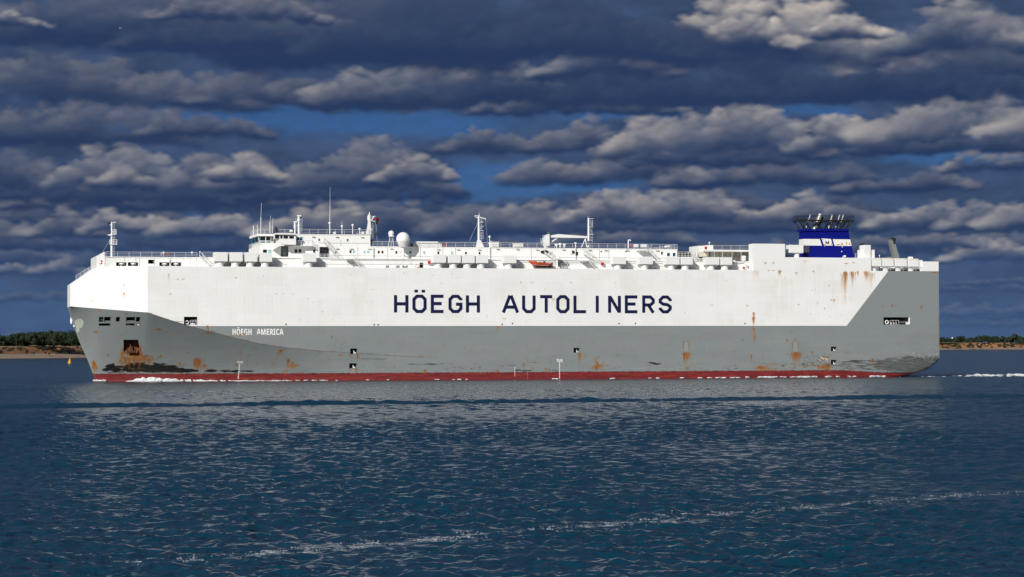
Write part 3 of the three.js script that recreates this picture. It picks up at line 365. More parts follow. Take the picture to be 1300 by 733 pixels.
  { const h = holes.mooring[0]; part('window_pane', bx(h.x0 + .1, h.x1 - .1, h.y0 + .3, h.y1 - .1, h.z - .7, h.z - .66), std([.05, .12, .22], .3), ship); }
  { const h = holes.mooring[7]; w(h, .2, .9, .1, .7, .1, .3, M.whiteTrim, 'fairlead'); }
  { // anchor stowed in its pocket: shank, crown and two flukes
    const h = holes.anchor, cx = mix(h.x0, h.x1, .62), z = h.z - .1, y0 = h.y0 + .9;
    part('anchor', [bar(V(cx - .3, y0 + 2.4, z - .3), V(cx, y0, z), .18, 8, .14), bx(cx - .95, cx + .95, y0 - .35, y0 + .15, z - .25, z + .2, .12), bar(V(cx - .8, y0, z), V(cx - .95, y0 + .8, z + .1), .2, 6, .08), bar(V(cx + .8, y0, z), V(cx + .75, y0 + .8, z + .1), .2, 6, .08)], std([.06, .028, .014], .9), ship);
  }
  for (const [px, py, s, l] of [[89.6, 407, .26, 2.2], [93.2, 413.6, .24, 1.0]]) { const p = hullAt(px, py), t = new THREE.TorusGeometry(s, .16, 8, 20); t.scale(.75, l, 1); t.rotateY(-.9); t.translate(p.x + .12, p.y, p.z + .02); const f = part('panama_fairlead', t, M.whiteTrim, ship); const inner = new THREE.CylinderGeometry(s, s, .12, 18); inner.rotateX(Math.PI / 2); inner.scale(.75, l, 1); inner.rotateY(-.9); inner.translate(p.x + .12, p.y, p.z - .03); part('fairlead_plate', inner, M.whiteTrim, f); }
}

// --- raised lettering on the side: strokes with mitred, clipped corners
{
  const strokeShape = (pts, w, closed) => {
    const n = pts.length, off = (sgn) => pts.map((p, i) => { const a = closed || i > 0 ? pts[(i + n - 1) % n] : null, b = closed || i < n - 1 ? pts[(i + 1) % n] : null; const d1 = a ? new THREE.Vector2().subVectors(p, a).normalize() : null, d2 = b ? new THREE.Vector2().subVectors(b, p).normalize() : null, n1 = d1 && new THREE.Vector2(-d1.y, d1.x), n2 = d2 && new THREE.Vector2(-d2.y, d2.x); if (!n1 || !n2) return p.clone().addScaledVector(n1 || n2, sgn * w / 2); const m = n1.clone().add(n2).normalize(); return p.clone().addScaledVector(m, sgn * w / 2 / Math.max(.35, m.dot(n1))); });
    const L = off(1), R = off(-1);
    if (!closed) return new THREE.Shape([...L, ...R.reverse()]);
    const outer = THREE.ShapeUtils.area(L) ** 2 > THREE.ShapeUtils.area(R) ** 2 ? [L, R] : [R, L], s = new THREE.Shape(outer[0]); s.holes.push(new THREE.Path(outer[1])); return s;
  };
  const c = .2; // corner clip, letters are drawn in a box of width w and height 1
  const ring = (w) => [[c, 0], [w - c, 0], [w, c], [w, 1 - c], [w - c, 1], [c, 1], [0, 1 - c], [0, c]];
  const glyph = {
    H: (w) => [[[0, -.07], [0, 1.07]], [[w, -.07], [w, 1.07]], [[.03, .5], [w - .03, .5]]],
    O: (w) => [{ loop: ring(w) }],
    E: (w) => [[[w + .07, 1], [0, 1], [0, 0], [w + .07, 0]], [[.03, .52], [w * .92, .52]]],
    G: (w) => [[[w, .74], [w, 1 - c], [w - c, 1], [c, 1], [0, 1 - c], [0, c], [c, 0], [w - c, 0], [w, c], [w, .48], [w * .55, .48]]],
    A: (w) => [[[-.05, -.07], [w * .5 - .035, 1.07]], [[w + .05, -.07], [w * .5 + .035, 1.07]], [[w * .2, .3], [w * .8, .3]]],
    U: (w) => [[[0, 1.07], [0, c], [c, 0], [w - c, 0], [w, c], [w, 1.07]]],
    T: (w) => [[[-.05, 1], [w + .05, 1]], [[w / 2, .95], [w / 2, -.07]]],
    L: (w) => [[[0, 1.07], [0, 0], [w + .07, 0]]],
    I: (w) => [[[w / 2, -.07], [w / 2, 1.07]]],
    N: (w) => [[[0, -.07], [0, 1.07]], [[w, -.07], [w, 1.07]], [[.02, 1.03], [w - .02, -.03]]],
    R: (w) => [[[0, -.07], [0, 1], [w - c, 1], [w, 1 - c], [w, .48 + c * .8], [w - c, .46], [.03, .46]], [[w * .5, .43], [w, -.07]]],
    S: (w) => [[[w, .72], [w, 1 - c], [w - c, 1], [c, 1], [0, 1 - c], [0, .66], [c, .52], [w - c, .48], [w, .34], [w, c], [w - c, 0], [c, 0], [0, c], [0, .28]]],
  };
  const row = [['H', 65, 125], ['O', 141, 200, 1], ['E', 217, 272], ['G', 290, 348], ['H', 362, 420], ['A', 513, 579], ['U', 594, 650], ['T', 665, 722], ['O', 735, 790], ['L', 806, 860], ['I', 898, 910], ['N', 949, 1002], ['E', 1018, 1072], ['R', 1090, 1142], ['S', 1158, 1212]];
  const y0 = S(670, 397.9, 16).y, y1 = S(670, 374.7, 16).y, sw = .72;
  for (const [ch, a, b, dots] of row) {
    const xa = S(480 + a / 3.25, 386, 16).x, xb = S(480 + b / 3.25, 386, 16).x, h = y1 - y0 - sw, w = (xb - xa - sw) / h, pt = (p) => new THREE.Vector2(xa + sw / 2 + p[0] * h, y0 + sw / 2 + p[1] * h);
    const geos = glyph[ch](Math.max(w, 0)).map((q, i) => { const s = q.loop ? strokeShape(q.loop.map(pt), sw, true) : strokeShape(q.map(pt), sw, false); const e = new THREE.ExtrudeGeometry(s, { depth: .02 + i * .006, bevelEnabled: false }); e.translate(0, 0, 16.004); return e; });
    if (dots) for (const f of [.27, .77]) { const x = mix(xa, xb, f), yd = S(527, 371.6, 16).y; geos.push(bx(x - .4, x + .4, yd, yd + .62, 16.004, 16.026)); }
    part('letter', geos, M.navy, ship);
  }
}

/* ------------------------------------------------------------------ superstructure */
function railing(pts, h = 1.05, step = 1.9, name = 'railing', mat = M.rail, parent = ship, closed = false) {
  const g = []; const P = closed ? [...pts, pts[0]] : pts;
  for (let i = 0; i + 1 < P.length; i++) {
    const a = P[i], b = P[i + 1], n = Math.max(1, Math.round(a.distanceTo(b) / step));
    for (let k = 0; k <= n; k++) { if (i && !k) continue; const p = a.clone().lerp(b, k / n); g.push(bar(p, p.clone().setY(p.y + h), .035, 4)); }
    for (const f of [1, .66, .33]) g.push(bar(a.clone().setY(a.y + h * f), b.clone().setY(b.y + h * f), f === 1 ? .045 : .026, 4));
  }
  return part(name, g, mat, parent);
}
function stair(px0, py0, px1, py1, z, w = .9) { // from its head to its foot
  const a = S(px0, py0, z), b = S(px1, py1, z), g = [];
  for (const dz of [0, -w]) { const o = V(0, 0, dz); g.push(bar(a.clone().add(o), b.clone().add(o), .11, 4)); const up = V(0, .95, dz); g.push(bar(a.clone().add(up), b.clone().add(up), .04, 4)); for (const f of [0, .33, .66, 1]) { const p = a.clone().lerp(b, f).add(o); g.push(bar(p, p.clone().setY(p.y + .95), .03, 4)); } }
  const st = part('stair', g, M.whiteTrim, ship), n = Math.max(4, Math.round((a.y - b.y) / .24)), t = [];
  for (let i = 1; i < n; i++) { const p = a.clone().lerp(b, i / n); t.push(bx(p.x - .13, p.x + .13, p.y - .02, p.y + .02, z - w + .05, z - .05)); }
  part('steps', t, M.grey, st); return st;
}
const ladder = (x, y0, y1, z, w = .42, ax = 'x') => { const g = [], d = ax === 'x' ? V(w / 2, 0, 0) : V(0, 0, w / 2); for (const s of [-1, 1]) g.push(bar(V(x, y0, z).addScaledVector(d, s), V(x, y1, z).addScaledVector(d, s), .03, 4)); for (let y = y0 + .3; y < y1; y += .34) g.push(bar(V(x, y, z).sub(d), V(x, y, z).add(d), .02, 4)); return g; };
const cage = (x, y0, y1, z, r = .4) => { const g = []; for (let y = y0; y <= y1; y += .6) { const t = new THREE.TorusGeometry(r, .025, 4, 10); t.rotateX(Math.PI / 2); t.translate(x, y, z); g.push(t); } for (let k = 0; k < 5; k++) { const a = k / 5 * 6.28; g.push(bar(V(x + r * Math.cos(a), y0, z + r * Math.sin(a)), V(x + r * Math.cos(a), y1, z + r * Math.sin(a)), .02, 4)); } return g; };
function win(parent, px0, py0, px1, py1, z, mat = M.glass) { const a = S(px0, py0, z), b = S(px1, py1, z), f = part('window', [bx(a.x - .07, b.x + .07, a.y, a.y + .07, z, z + .06), bx(a.x - .07, b.x + .07, b.y - .07, b.y, z, z + .06), bx(a.x - .07, a.x, b.y, a.y, z, z + .06), bx(b.x, b.x + .07, b.y, a.y, z, z + .06)], M.whiteTrim, parent); part('pane', bx(a.x, b.x, b.y, a.y, z, z + .02), mat, f); return f; }
const Z1 = 13, Z2 = 8.4;

// lower tier along the whole deck, from the forecastle to the engine casing; narrower where the bow tapers
const ZF = 10.3, tierX = [S(134.5, 330, ZF).x, S(957.2, 330, Z1).x], tierM = S(252.5, 330, ZF).x;
const room = (a, t, b, u, z, deep) => { const p = S(a, t, z), q = S(b, u, z); return bx(p.x, q.x, Math.max(q.y, TOP + .05), p.y, z - deep, z + .3); };
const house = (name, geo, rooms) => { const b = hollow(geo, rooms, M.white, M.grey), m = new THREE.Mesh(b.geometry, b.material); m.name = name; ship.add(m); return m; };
const lower = house('lower_deckhouse', bx(tierM, tierX[1], TOP, TIER - .12, -Z1, Z1), [room(532.6, 333.6, 537.4, 341, Z1, 5)]);
const fore = house('forecastle_house', bx(tierX[0], tierM - .005, TOP, TIER - .12, -ZF, ZF), [[147.2, 333.2, 160, 338], [162, 333.2, 175, 338], [187.7, 329.9, 195.2, 335], [202, 333.2, 214.7, 338], [216.8, 333.2, 229.5, 338]].map((r) => room(...r, ZF, 6)));
part('deck_edge', [bx(S(315, 330, 13).x, tierX[1] - .01, TIER - .12, TIER, -Z1 - .28, Z1 + .28)], M.white, ship);
part('forecastle_roof', [bx(tierM - .02, S(315, 330, 13).x - .004, TIER - .12, TIER + .02, -Z1 - .15, Z1 + .15), bx(tierX[0] - .15, tierM - .024, TIER - .12, TIER + .06, -ZF - .15, ZF + .15)], M.white, ship);
{ // the windbreak in front, sloping down towards the bow
  const zw = 8, d = V(tierX[0] - .16, TOP, 0), b = S(122.5, 325, zw), t = S(134, 319.6, zw);
  part('windbreak', plate([V(b.x, TOP, 0), d, V(d.x, t.y, 0), V(b.x, b.y, 0)], zw - .08, zw), M.whiteTrim, ship);
  part('windbreak_front', bx(b.x - .07, b.x, TOP, b.y, -zw, zw), M.whiteTrim, ship);
  railing([V(1.9, 21.5 + .6, 4.5), V(6.2, TOP, 7.6), V(b.x + .5, TOP, 8.3)], .9, 1.1);
  for (const py of [331.5, 334.5]) part('lamp', ball(S(128.5, py, zw + .05), .2, 8, 6), M.red, ship);
}
// openings in the lower tier: dark recess with a mushroom ventilator inside
for (const [a, t, b, u, kind] of [[147.2, 333.2, 160, 337.2, 1], [162, 333.2, 175, 337.2, 1], [187.7, 329.9, 195.2, 335, 0], [202, 333.2, 214.7, 337.4, 1], [216.8, 333.2, 229.5, 337.4, 1]]) {
  const p = S(a, t, ZF), q = S(b, u, ZF), y0 = Math.max(q.y, TOP + .03);
  const f = part('opening', [bx(p.x - .08, q.x + .08, p.y, p.y + .08, ZF, ZF + .05), bx(p.x - .08, p.x, y0, p.y, ZF, ZF + .05), bx(q.x, q.x + .08, y0, p.y, ZF, ZF + .05)], M.whiteTrim, fore);
  if (kind) { const c = mix(p.x, q.x, .55); part('mushroom_vent', [new THREE.CylinderGeometry(.62, .72, .3, 14).translate(c, y0 + .42, ZF - .8), new THREE.CylinderGeometry(.3, .3, .4, 10).translate(c, y0 + .18, ZF - .8)], M.whiteTrim, f); }
  else part('warning_sign', bx(mix(p.x, q.x, .75), mix(p.x, q.x, .85), mix(y0, p.y, .45), mix(y0, p.y, .7), ZF + .012, ZF + .03), M.red, f);
}
const fx0 = tierX[0], fx1 = S(250, 325, ZF).x, fx2 = S(316, 325, Z1).x;
railing([V(fx0, TIER + .06, -ZF), V(fx0, TIER + .06, ZF), V(fx1, TIER + .06, ZF)], 1.0, 2.3);
railing([V(fx1 + .9, TIER + .06, Z1), V(fx2, TIER + .06, Z1)], 1.0, 2.3);
for (const px of [207.5, 243.5]) part('deck_lamp', [bar(S(px, 324.5, ZF - .2), S(px, 321.5, ZF - .2), .05), ball(S(px, 321, ZF - .2), .25, 8, 6)], M.whiteTrim, ship);
part('hose_box', pb(211.5, 320.7, 214.5, 324, ZF - .7, ZF - .1, .05), M.red, ship);
part('davit_arm', [bar(S(205, 324.5, 12.6), S(204, 321.5, 12.6), .09), bar(S(204, 321.5, 12.6), S(206.5, 320.5, 12.6), .07)], M.rail, ship);
// wall dressing of the lower tier: ribs and a pipe
partEach('wall_rib', [158, 172, 177, 196, 216, 242, 249].map((px) => { const p = S(px, 330, ZF); return bx(p.x - .03, p.x + .03, TOP, TIER - .12, ZF, ZF + .05); }), M.seam, fore);
for (const [a, b, y] of [[402, 545, 335.5], [455, 545, 329.4], [690, 850, 335]]) { const p = S(a, y, Z1), q = S(b, y, Z1); part('pipe', bar(p.setZ(Z1 + .07), q.setZ(Z1 + .07), .05, 6), M.rail, ship); }
stair(253.5, 324.5, 266, 337.5, 13.9);

{ // foremast: a pole with a ladder beside it, two caged platforms and lamp arms
  const z = 0, q = (px, py) => S(px, py, z), x = (px) => q(px, 300).x, y = (py) => q(142, py).y;
  const m = part('foremast', [bar(q(141.4, 327), q(141.4, 310), .24, 10), bar(q(141.4, 310), q(141.6, 282), .2, 10, .17)], M.whiteTrim, ship);
  part('ladder', [...ladder(x(143.4), y(325), y(283), z, .4), ...cage(x(143.6), y(309), y(298), z, .36)], M.rail, m);
  for (const [a, b, t, u] of [[139.4, 147.8, 304.6, 310.4], [143, 147, 291.6, 297.6]]) part('mast_platform', [bx(x(a), x(b), y(u) - .05, y(u) + .1, -.7, .7), ...[[a, b, t], [a, b, (t + u) / 2]].flatMap(([c, d, e]) => [-.68, .68].map((w) => bar(V(x(c), y(e), w), V(x(d), y(e), w), .05, 4))), ...[a, (a + b) / 2, b].flatMap((c) => [-.68, .68].map((w) => bar(V(x(c), y(u), w), V(x(c), y(t), w), .045, 4)))], M.whiteTrim, m);
  partEach('lamp_arm', [plate([q(135.2, 298.4), q(140.6, 300), q(142, 299), q(142, 296.4), q(140, 297.4)], -.3, .3)], M.whiteTrim, m);
  partEach('lamp_arm', [bar(q(142, 282.6), q(147, 282.4), .09, 6)], M.whiteTrim, m); partEach('lamp_arm', [bar(q(141.6, 286), q(139, 285.6), .09, 6)], M.whiteTrim, m);
  for (const [px, py, r2] of [[138.2, 283.6, .3], [139.8, 294.6, .2], [148.4, 302.8, .16]]) part('lamp', ball(q(px, py), r2, 10, 8), M.black, m);
  part('stay', [bar(q(140.6, 302), q(129, 322), .02, 4)], M.rail, m);
}

// ventilators along the ship's edge
const ventBoxes = [[271, 289, 320.4, 332.2], [290.7, 308, 320.6, 332.3], [310, 326.7, 320.8, 332.5], [329, 345.5, 321, 332.6], [384, 401.6, 321.6, 332.8], [549, 566.4, 323, 333.9], [568.6, 585.2, 323.3, 334.1], [586.2, 602.9, 323.5, 334.2], [604, 620, 323.7, 334.3], [638.8, 655.8, 324.2, 334.5], [777.5, 795, 325.8, 335.6], [811.3, 829.2, 325.9, 335.8], [845.2, 863.1, 326, 336.2], [864.2, 879.8, 326.2, 336.3], [896, 913.6, 326.6, 336.5], [914.8, 930, 326.8, 336.6]];
ventBoxes.forEach(([a, b, t, u], i) => {
  const p = S(a, t, 15.9), q = S(b, u, 15.9), x0 = p.x + .12, x1 = q.x, cx = mix(x0, x1, .5), v = part('ventilator', bx(x0, x1, q.y, p.y, 13.5, 15.9, .06), M.white, ship);
  part('pedestal', [new THREE.CylinderGeometry(.82, .82, q.y - TOP - .05, 18).translate(cx - .1, (q.y + TOP) / 2 + .02, 14.75), new THREE.CylinderGeometry(.98, .98, .1, 18).translate(cx - .1, TOP + .07, 14.75)], M.whiteTrim, v);
  partEach('bracket', [plate([V(x1 - .75, q.y - .02, 0), V(x1 - .15, q.y - .02, 0), V(x1 - .85, q.y - .75, 0)], 14.9, 14.98), plate([V(x0 + .15, q.y - .02, 0), V(x0 + .6, q.y - .02, 0), V(x0 + .7, q.y - .7, 0)], 14.9, 14.98)], M.whiteTrim, v);
});
// deck rail at the ship's edge where it is seen between the ventilators
for (const [a, b] of [[266, 362], [384, 414], [552, 632], [640, 666], [778, 806], [812, 842], [846, 886], [896, 938]]) railing([V(S(a, 340, 13.4).x, TOP, 13.35), V(S(b, 340, 13.4).x, TOP, 13.35)], .95, 1.5);

// upper tier
const ux0 = S(329.6, 320, Z2).x, ux1 = S(860, 320, Z2).x, ux3 = S(470, 300, Z2).x;
const upper = house('upper_deckhouse', bx(ux0, ux1, TIER + .002, TIER2, -Z2, Z2), [[405.6, 313.6, 418, 326.4, Z2, 2.2], [356.5, 312.6, 366, 326.2, Z2, 1]].map((r) => room(...r)));
part('roof_edge', [bx(ux3 + .004, ux1 + .08, TIER2 - .06, TIER2 + .1, -Z2 - .09, Z2 + .09)], M.white, ship);
const tx1 = ux3, tx0 = S(375.8, 300, Z2).x;
const third = part('accommodation_block', [bx(tx0, tx1, TIER2, TIER3 - .14, -Z2, Z2)], M.white, ship);
part('monkey_island', [bx(tx0 - .1, tx1 + .1, TIER3 - .14, TIER3, -Z2 - .1, Z2 + .1)], M.white, ship);
for (const [z, name, list] of [[Z2, upper, [[333.5, 317, 338.6, 321.4, 0], [340.4, 317, 344, 321.4, 2], [373.8, 316.7, 377.3, 321, 0], [378.8, 316.7, 382.2, 321, 0], [397.2, 317, 400, 321, 0], [425.2, 318.4, 427.6, 321.6, 1], [443.4, 317.8, 446, 321.5, 0], [447.9, 318.2, 450.4, 321.8, 2], [461.4, 318.4, 463.7, 321.8, 2], [466, 318.4, 468.4, 321.8, 2], [479.4, 318.6, 481.9, 321.9, 0], [484, 318.6, 486.6, 321.9, 0], [501.8, 318.9, 504.2, 322.3, 0], [519.4, 319, 522.2, 322.2, 1], [537.3, 319.3, 539.7, 322.6, 2], [555.1, 319.5, 557.5, 322.8, 0], [572.4, 319.5, 575, 322.7, 2], [590.1, 319.9, 592.5, 323, 0], [607.5, 320, 609.8, 323.2, 0], [839.2, 319.6, 841.4, 323.4, 0], [846.9, 321.3, 850.4, 325.4, 3], [854, 321.3, 857.6, 325.4, 3]]],
  [Z2, third, [[403.9, 303.2, 406, 306, 1], [440, 303.4, 442.2, 306.4, 1]]]]) for (const [a, t, b, u, k] of list) win(name, a, t, b, u, z, [M.glass, M.teal, M.tealPale, std([.01, .05, .1], .1)][k]);
// doors and small fittings on the upper tier
for (const [a, t, b, u, m] of [[730.8, 319.9, 734, 324.6, M.black], [402.6, 313.5, 405, 326, M.rail], [431.4, 304.5, 433, 312, M.rail]]) part('door', pb(a, t, b, u, Z2, Z2 + .04), m, upper);
for (const px of [688, 694.6, 727.4]) { const p = S(px, 320.2, Z2), c = new THREE.CylinderGeometry(.34, .34, .3, 16); c.rotateX(Math.PI / 2); c.translate(p.x, p.y, Z2 + .12); const h = part('hood_vent', c, M.black, upper); const k = new THREE.CylinderGeometry(.5, .5, .24, 16); k.rotateX(Math.PI / 2); k.translate(p.x + (px < 690 ? .7 : px > 700 ? -.55 : .55), p.y, Z2 + .08); part('hood', k, px < 690 ? M.dark : M.whiteTrim, h); }
for (const px of [744.6, 762.4, 794]) part('scupper', pb(px, 318.8, px + 2, 320.3, Z2, Z2 + .03), M.dark, upper);
for (const [px, py] of [[398, 301], [428, 301.3], [460, 301.6], [398, 314], [428.5, 316.2], [446.5, 316.3], [469.5, 316.4], [497.5, 316.3], [557, 317], [582, 317.2], [609, 317.5], [632.5, 316.7], [657.4, 316.8], [682.5, 317.5], [716, 317.6], [749.5, 318], [769.5, 318.2], [797, 318.3], [835, 318.7]]) part('light_fitting', pb(px - 2, py - .5, px + 2, py + .2, py < 308 ? Z2 : Z2, Z2 + .3), std([.36, .34, .28], .6), py < 308 ? third : upper);
partEach('wall_rib', [454, 492, 533.4, 562, 578, 674.4, 761, 773].map((px) => { const p = S(px, 320, Z2); return bx(p.x - .035, p.x + .035, TIER + .05, TIER2 - .1, Z2, Z2 + .05); }).concat([[404, 468, 308.5], [404, 860, 324.5]].map(([a, b, y]) => { const p = S(a, y, Z2), q = S(b, y, Z2); return bx(p.x, q.x, p.y - .03, p.y + .03, Z2 + .004, Z2 + .055); })), M.seam, upper);
for (const px of [404.6, 473.3, 621.6, 730.6]) part('vent_pipe', [bar(S(px, 330, Z2 + .4), S(px, 314, Z2 + .4), .09)], M.rail, ship);
// front of the accommodation: raked bulwark wings and the navigation bridge
{
  const wx = S(329, 303, 5.5).x;
  railing([V(ux0 + .1, TIER2 + .01, -Z2 + .1), V(ux0 + .1, TIER2 + .01, Z2 - .1), V(ux0 + 3, TIER2 + .01, Z2 - .1)], .95, 1.2);
  // wheelhouse with outward-leaning windows all round
  const zc = 5.5, x0 = wx, x1 = S(350.5, 303, zc).x, yb = S(340, 308.8, zc).y, yt = S(340, 300.3, zc).y;
  const wheel = part('wheelhouse', [bx(x0, x1 + 6, TIER2 + .02, yb, -zc, zc), bx(x0 + .9, x1 + 5.9, yb, yt, -zc + .9, zc - .9)], M.white, ship);
  part('wheelhouse_roof', [bx(x0 - .55, x1 + .2, yt, yt + .55, -zc - .5, zc + .6, .08), bx(x1 + .204, tx0 - .004, yt + .02, yt + .5, -Z2, Z2 - .2, .06)], M.white, ship);
  const lean = (u) => mix(0, .42, u), pane = (a, b, y0, y1, mat) => part('window', [plate([V(a, y0, 0), V(b, y0, 0), V(b + .12, y1, 0), V(a + .12, y1, 0)], 0, .03).rotateX(.17).translate(0, 0, 0)], mat, wheel);
  // side: two wide panes, a transom, and slim ones behind, set between white mullions
  const sx = (px) => S(px, 304, zc).x;
  const panel = (xa, xb, ya, yb2, mat, name) => { const geo = new THREE.BoxGeometry(xb - xa, yb2 - ya, .04); geo.rotateX(.16); const ym = (ya + yb2) / 2; geo.translate((xa + xb) / 2, ym, zc + .03 + (ym - yb) * .16); return part(name, geo, mat, wheel); };
  const ym = mix(yb, yt, .34);
  panel(sx(329.4), sx(346.6), yb, yt, M.whiteTrim, 'window_frame').geometry.translate(0, 0, -.06);
  for (const [a, b] of [[329.8, 336.2], [337.4, 343]]) { panel(sx(a), sx(b), ym + .08, yt - .08, M.glass, 'window'); panel(sx(a + .8), sx(b), yb + .06, ym - .06, M.teal, 'window'); }
  panel(sx(344), sx(345.8), yb + .3, yt - .08, M.glass, 'window');
  // front: raked panes across the ship
  const n = 7; for (let i = 0; i < n; i++) { const z0 = mix(-zc + .2, zc - .1, i / n), z1 = mix(-zc + .2, zc - .1, (i + 1) / n) - .28, geo = new THREE.BoxGeometry(.05, yt - yb - .16, z1 - z0); geo.rotateZ(.17); geo.translate(x0 - .16, (yt + yb) / 2, (z0 + z1) / 2); part('window', geo, i % 3 ? M.glass : M.teal, wheel); }
  { const geo = new THREE.BoxGeometry(.06, yt - yb, 2 * zc); geo.rotateZ(.17); geo.translate(x0 - .08, (yt + yb) / 2, 0); part('window_frame', geo, M.whiteTrim, wheel); }
  // wing: closed cab with a bulwark, standing out over the side
  const wz = Z2 + 2.7, c0 = S(353, 304, wz), c1 = S(375.6, 310.8, wz), yl = c1.y, yh = S(360, 303.4, wz).y;
  const wing = part('bridge_wing', [plate([V(c0.x + .9, yl + .02, 0), V(c1.x, yl, 0), V(c1.x, yh, 0), V(c0.x + .4, yh, 0), V(c0.x - .1, yh - .4, 0), V(c0.x - .1, yl + .75, 0)], Z2 + .01, wz)], M.white, ship);
  part('wing_knee', [plate([V(c0.x - .05, yl + .7, 0), V(c0.x + .9, yl, 0), V(c0.x - .9, yl - 1.1, 0)], Z2 + .02, wz - .5)], M.white, wing);
  part('wing_roof', pb(349.5, 296, 375.8, 298.2, Z2 + .02, wz - .1, .05), M.white, wing);
  for (const [a, b, t] of [[348.8, 354, 298.3], [355.6, 358.2, 299.2], [359.8, 365.2, 299.4], [367, 372.6, 300]]) { const w = pb(a, t, b, 302.8, wz - .6, wz - .5); part('window', w, M.glass, wing); }
  part('wing_wall', pb(349, 298.2, 375.4, 303.4, Z2 + .05, wz - .62), M.whiteTrim, wing);
  // after wing deck with its rail, and the shaded wheelhouse side windows behind the cab
  const d0 = c1.x + .004, d1 = S(396, 310, Z2).x; part('wing_deck', bx(d0, d1, TIER2 - .02, TIER2 + .12, Z2 + .004, Z2 + 1.5), M.whiteTrim, ship);
  railing([V(d0 + .1, TIER2 + .12, Z2 + 1.45), V(d1, TIER2 + .12, Z2 + 1.45), V(d1, TIER2 + .12, Z2)], 1.0, 1.2);
  for (const [a, b] of [[377, 379.6], [380.8, 384]]) win(third, a, 301, b, 305, Z2, M.teal);
  part('side_lamp', pb(376, 304, 377.6, 306, Z2 + .05, Z2 + .5), M.red, third);
  // recessed doorway under the wing
  const e0 = S(356.5, 312, Z2), e1 = S(366, 326.5, Z2);   part('door', pb(359.4, 316.8, 362.4, 325.5, Z2 - .99, Z2 - .94), std([.42, .44, .44], .5), upper); part('door_window', pb(360, 317.6, 361.8, 320, Z2 - .94, Z2 - .92), M.teal, upper);
  // dark companionway further aft
  const f0 = S(405.6, 313.4, Z2), f1 = S(418, 326.8, Z2); 
  railing([V(f0.x, TIER + .02, Z2 + .6), V(f1.x + .8, TIER + .02, Z2 + .6)], 1, 1);
  win(upper, 410, 318.2, 412.6, 321.2, Z2 - 2.2, M.teal);
  // roof rails and the gear on the wheelhouse top
  const ry = yt + .55; railing([V(x0 - .3, ry, -zc), V(x0 - .3, ry, zc + .2), V(tx0 - .6, ry, zc + .2)], 1.0, 1.6);
  const post = (px, py0, py1, z, r = .06, m = M.rail) => bar(S(px, py0, z), S(px, py1, z), r, 6);
  for (const [px, a, b, r] of [[321.6, 300, 286.5, .09], [326.6, 297, 285.5, .07], [331, 296, 276, .09], [342.6, 296, 283, .1], [345.6, 296, 286, .08]]) part('antenna', [post(px, a, b, px < 328 ? 0 : 6, r), ...(px > 330 ? [bar(S(px, b, 6), S(px + .8, b - (px < 335 ? 18 : 9), 6), .035, 5)] : [])], M.whiteTrim, ship);
  part('compass_binnacle', [new THREE.CylinderGeometry(.42, .42, 1.1, 14).translate(S(350, 293, 6).x, ry + .55, 6), new THREE.SphereGeometry(.3, 12, 8).translate(S(350, 293, 6).x, ry + 1.3, 6)], std([.02, .025, .06], .5), ship);
  part('liferaft_canister', [pb(368, 291.7, 372, 294.8, 6, 6.9, .2)], M.whiteTrim, ship);
  const radar = (px, base0, top, r, z) => { const a = S(px, base0, z), b = S(px, top, z); const t = part('radar_mast', [bar(a, V(b.x, b.y - 1.2, z), r * 1.35, 12, r), new THREE.CylinderGeometry(r * 1.7, r * 1.7, .22, 12).translate(b.x, mix(a.y, b.y, .45), z), new THREE.CylinderGeometry(r * 2.1, r * 1.6, .5, 12).translate(b.x, b.y - 1.0, z), new THREE.CylinderGeometry(r * 1.2, r * 1.4, .6, 12).translate(b.x, b.y - .45, z)], M.whiteTrim, ship); part('scanner', [bx(b.x - r * 2.2, b.x + r * 3, b.y - .15, b.y + .15, z - .25, z + .25, .08)], M.whiteTrim, t); return t; };
  { const t = radar(379.2, 297, 274.2, .19, 5); const p = S(379.5, 285, 5); part('ladder', [...ladder(p.x - .6, p.y - 1.6, p.y + 1.3, 5, .3), ...ladder(p.x + .5, p.y - 1.6, p.y + 1.3, 5, .3)], M.rail, t); part('lamp', ball(S(381.6, 276.2, 5), .2, 8, 6), M.black, t); }
  radar(374.2, 296, 282, .15, 5);
}
// rails and posts on the roofs
railing([V(tx0 + 1, TIER3, Z2), V(tx1, TIER3, Z2), V(tx1, TIER3, -Z2)], 1.05, 1.9);
railing([V(tx1 + .6, TIER2 + .1, Z2), V(ux1, TIER2 + .1, Z2), V(ux1, TIER2 + .1, -Z2)], 1.05, 2.1);
for (const [px, a, b, z] of [[434, 297.2, 287.4, 7], [447.6, 297.2, 286, 7], [456.5, 297.2, 291, 7]]) part('lamp_post', [bar(S(px, a, z), S(px, b, z), .1), ball(S(px, b, z), .28, 10, 8), ...(px < 440 ? [bar(S(px, b, z), S(px, b - 6, z), .03, 4)] : [])], M.whiteTrim, ship);
part('radio_antenna', [bar(S(418.6, 297, 7), S(418.6, 284, 7), .13), bar(S(418.6, 284, 7), S(418.8, 262, 7), .075, 6, .06), bar(S(418.8, 262, 7), S(419, 238, 7), .04, 5, .02), ball(S(418.4, 283.5, 7), .3, 8, 6)], M.whiteTrim, ship);
for (const px of [423.5, 476, 459.5]) part('deck_locker', pb(px, 294.5, px + 3, 297.2, 5.6, 6.8, .05), px === 476 ? M.dark : M.whiteTrim, ship);
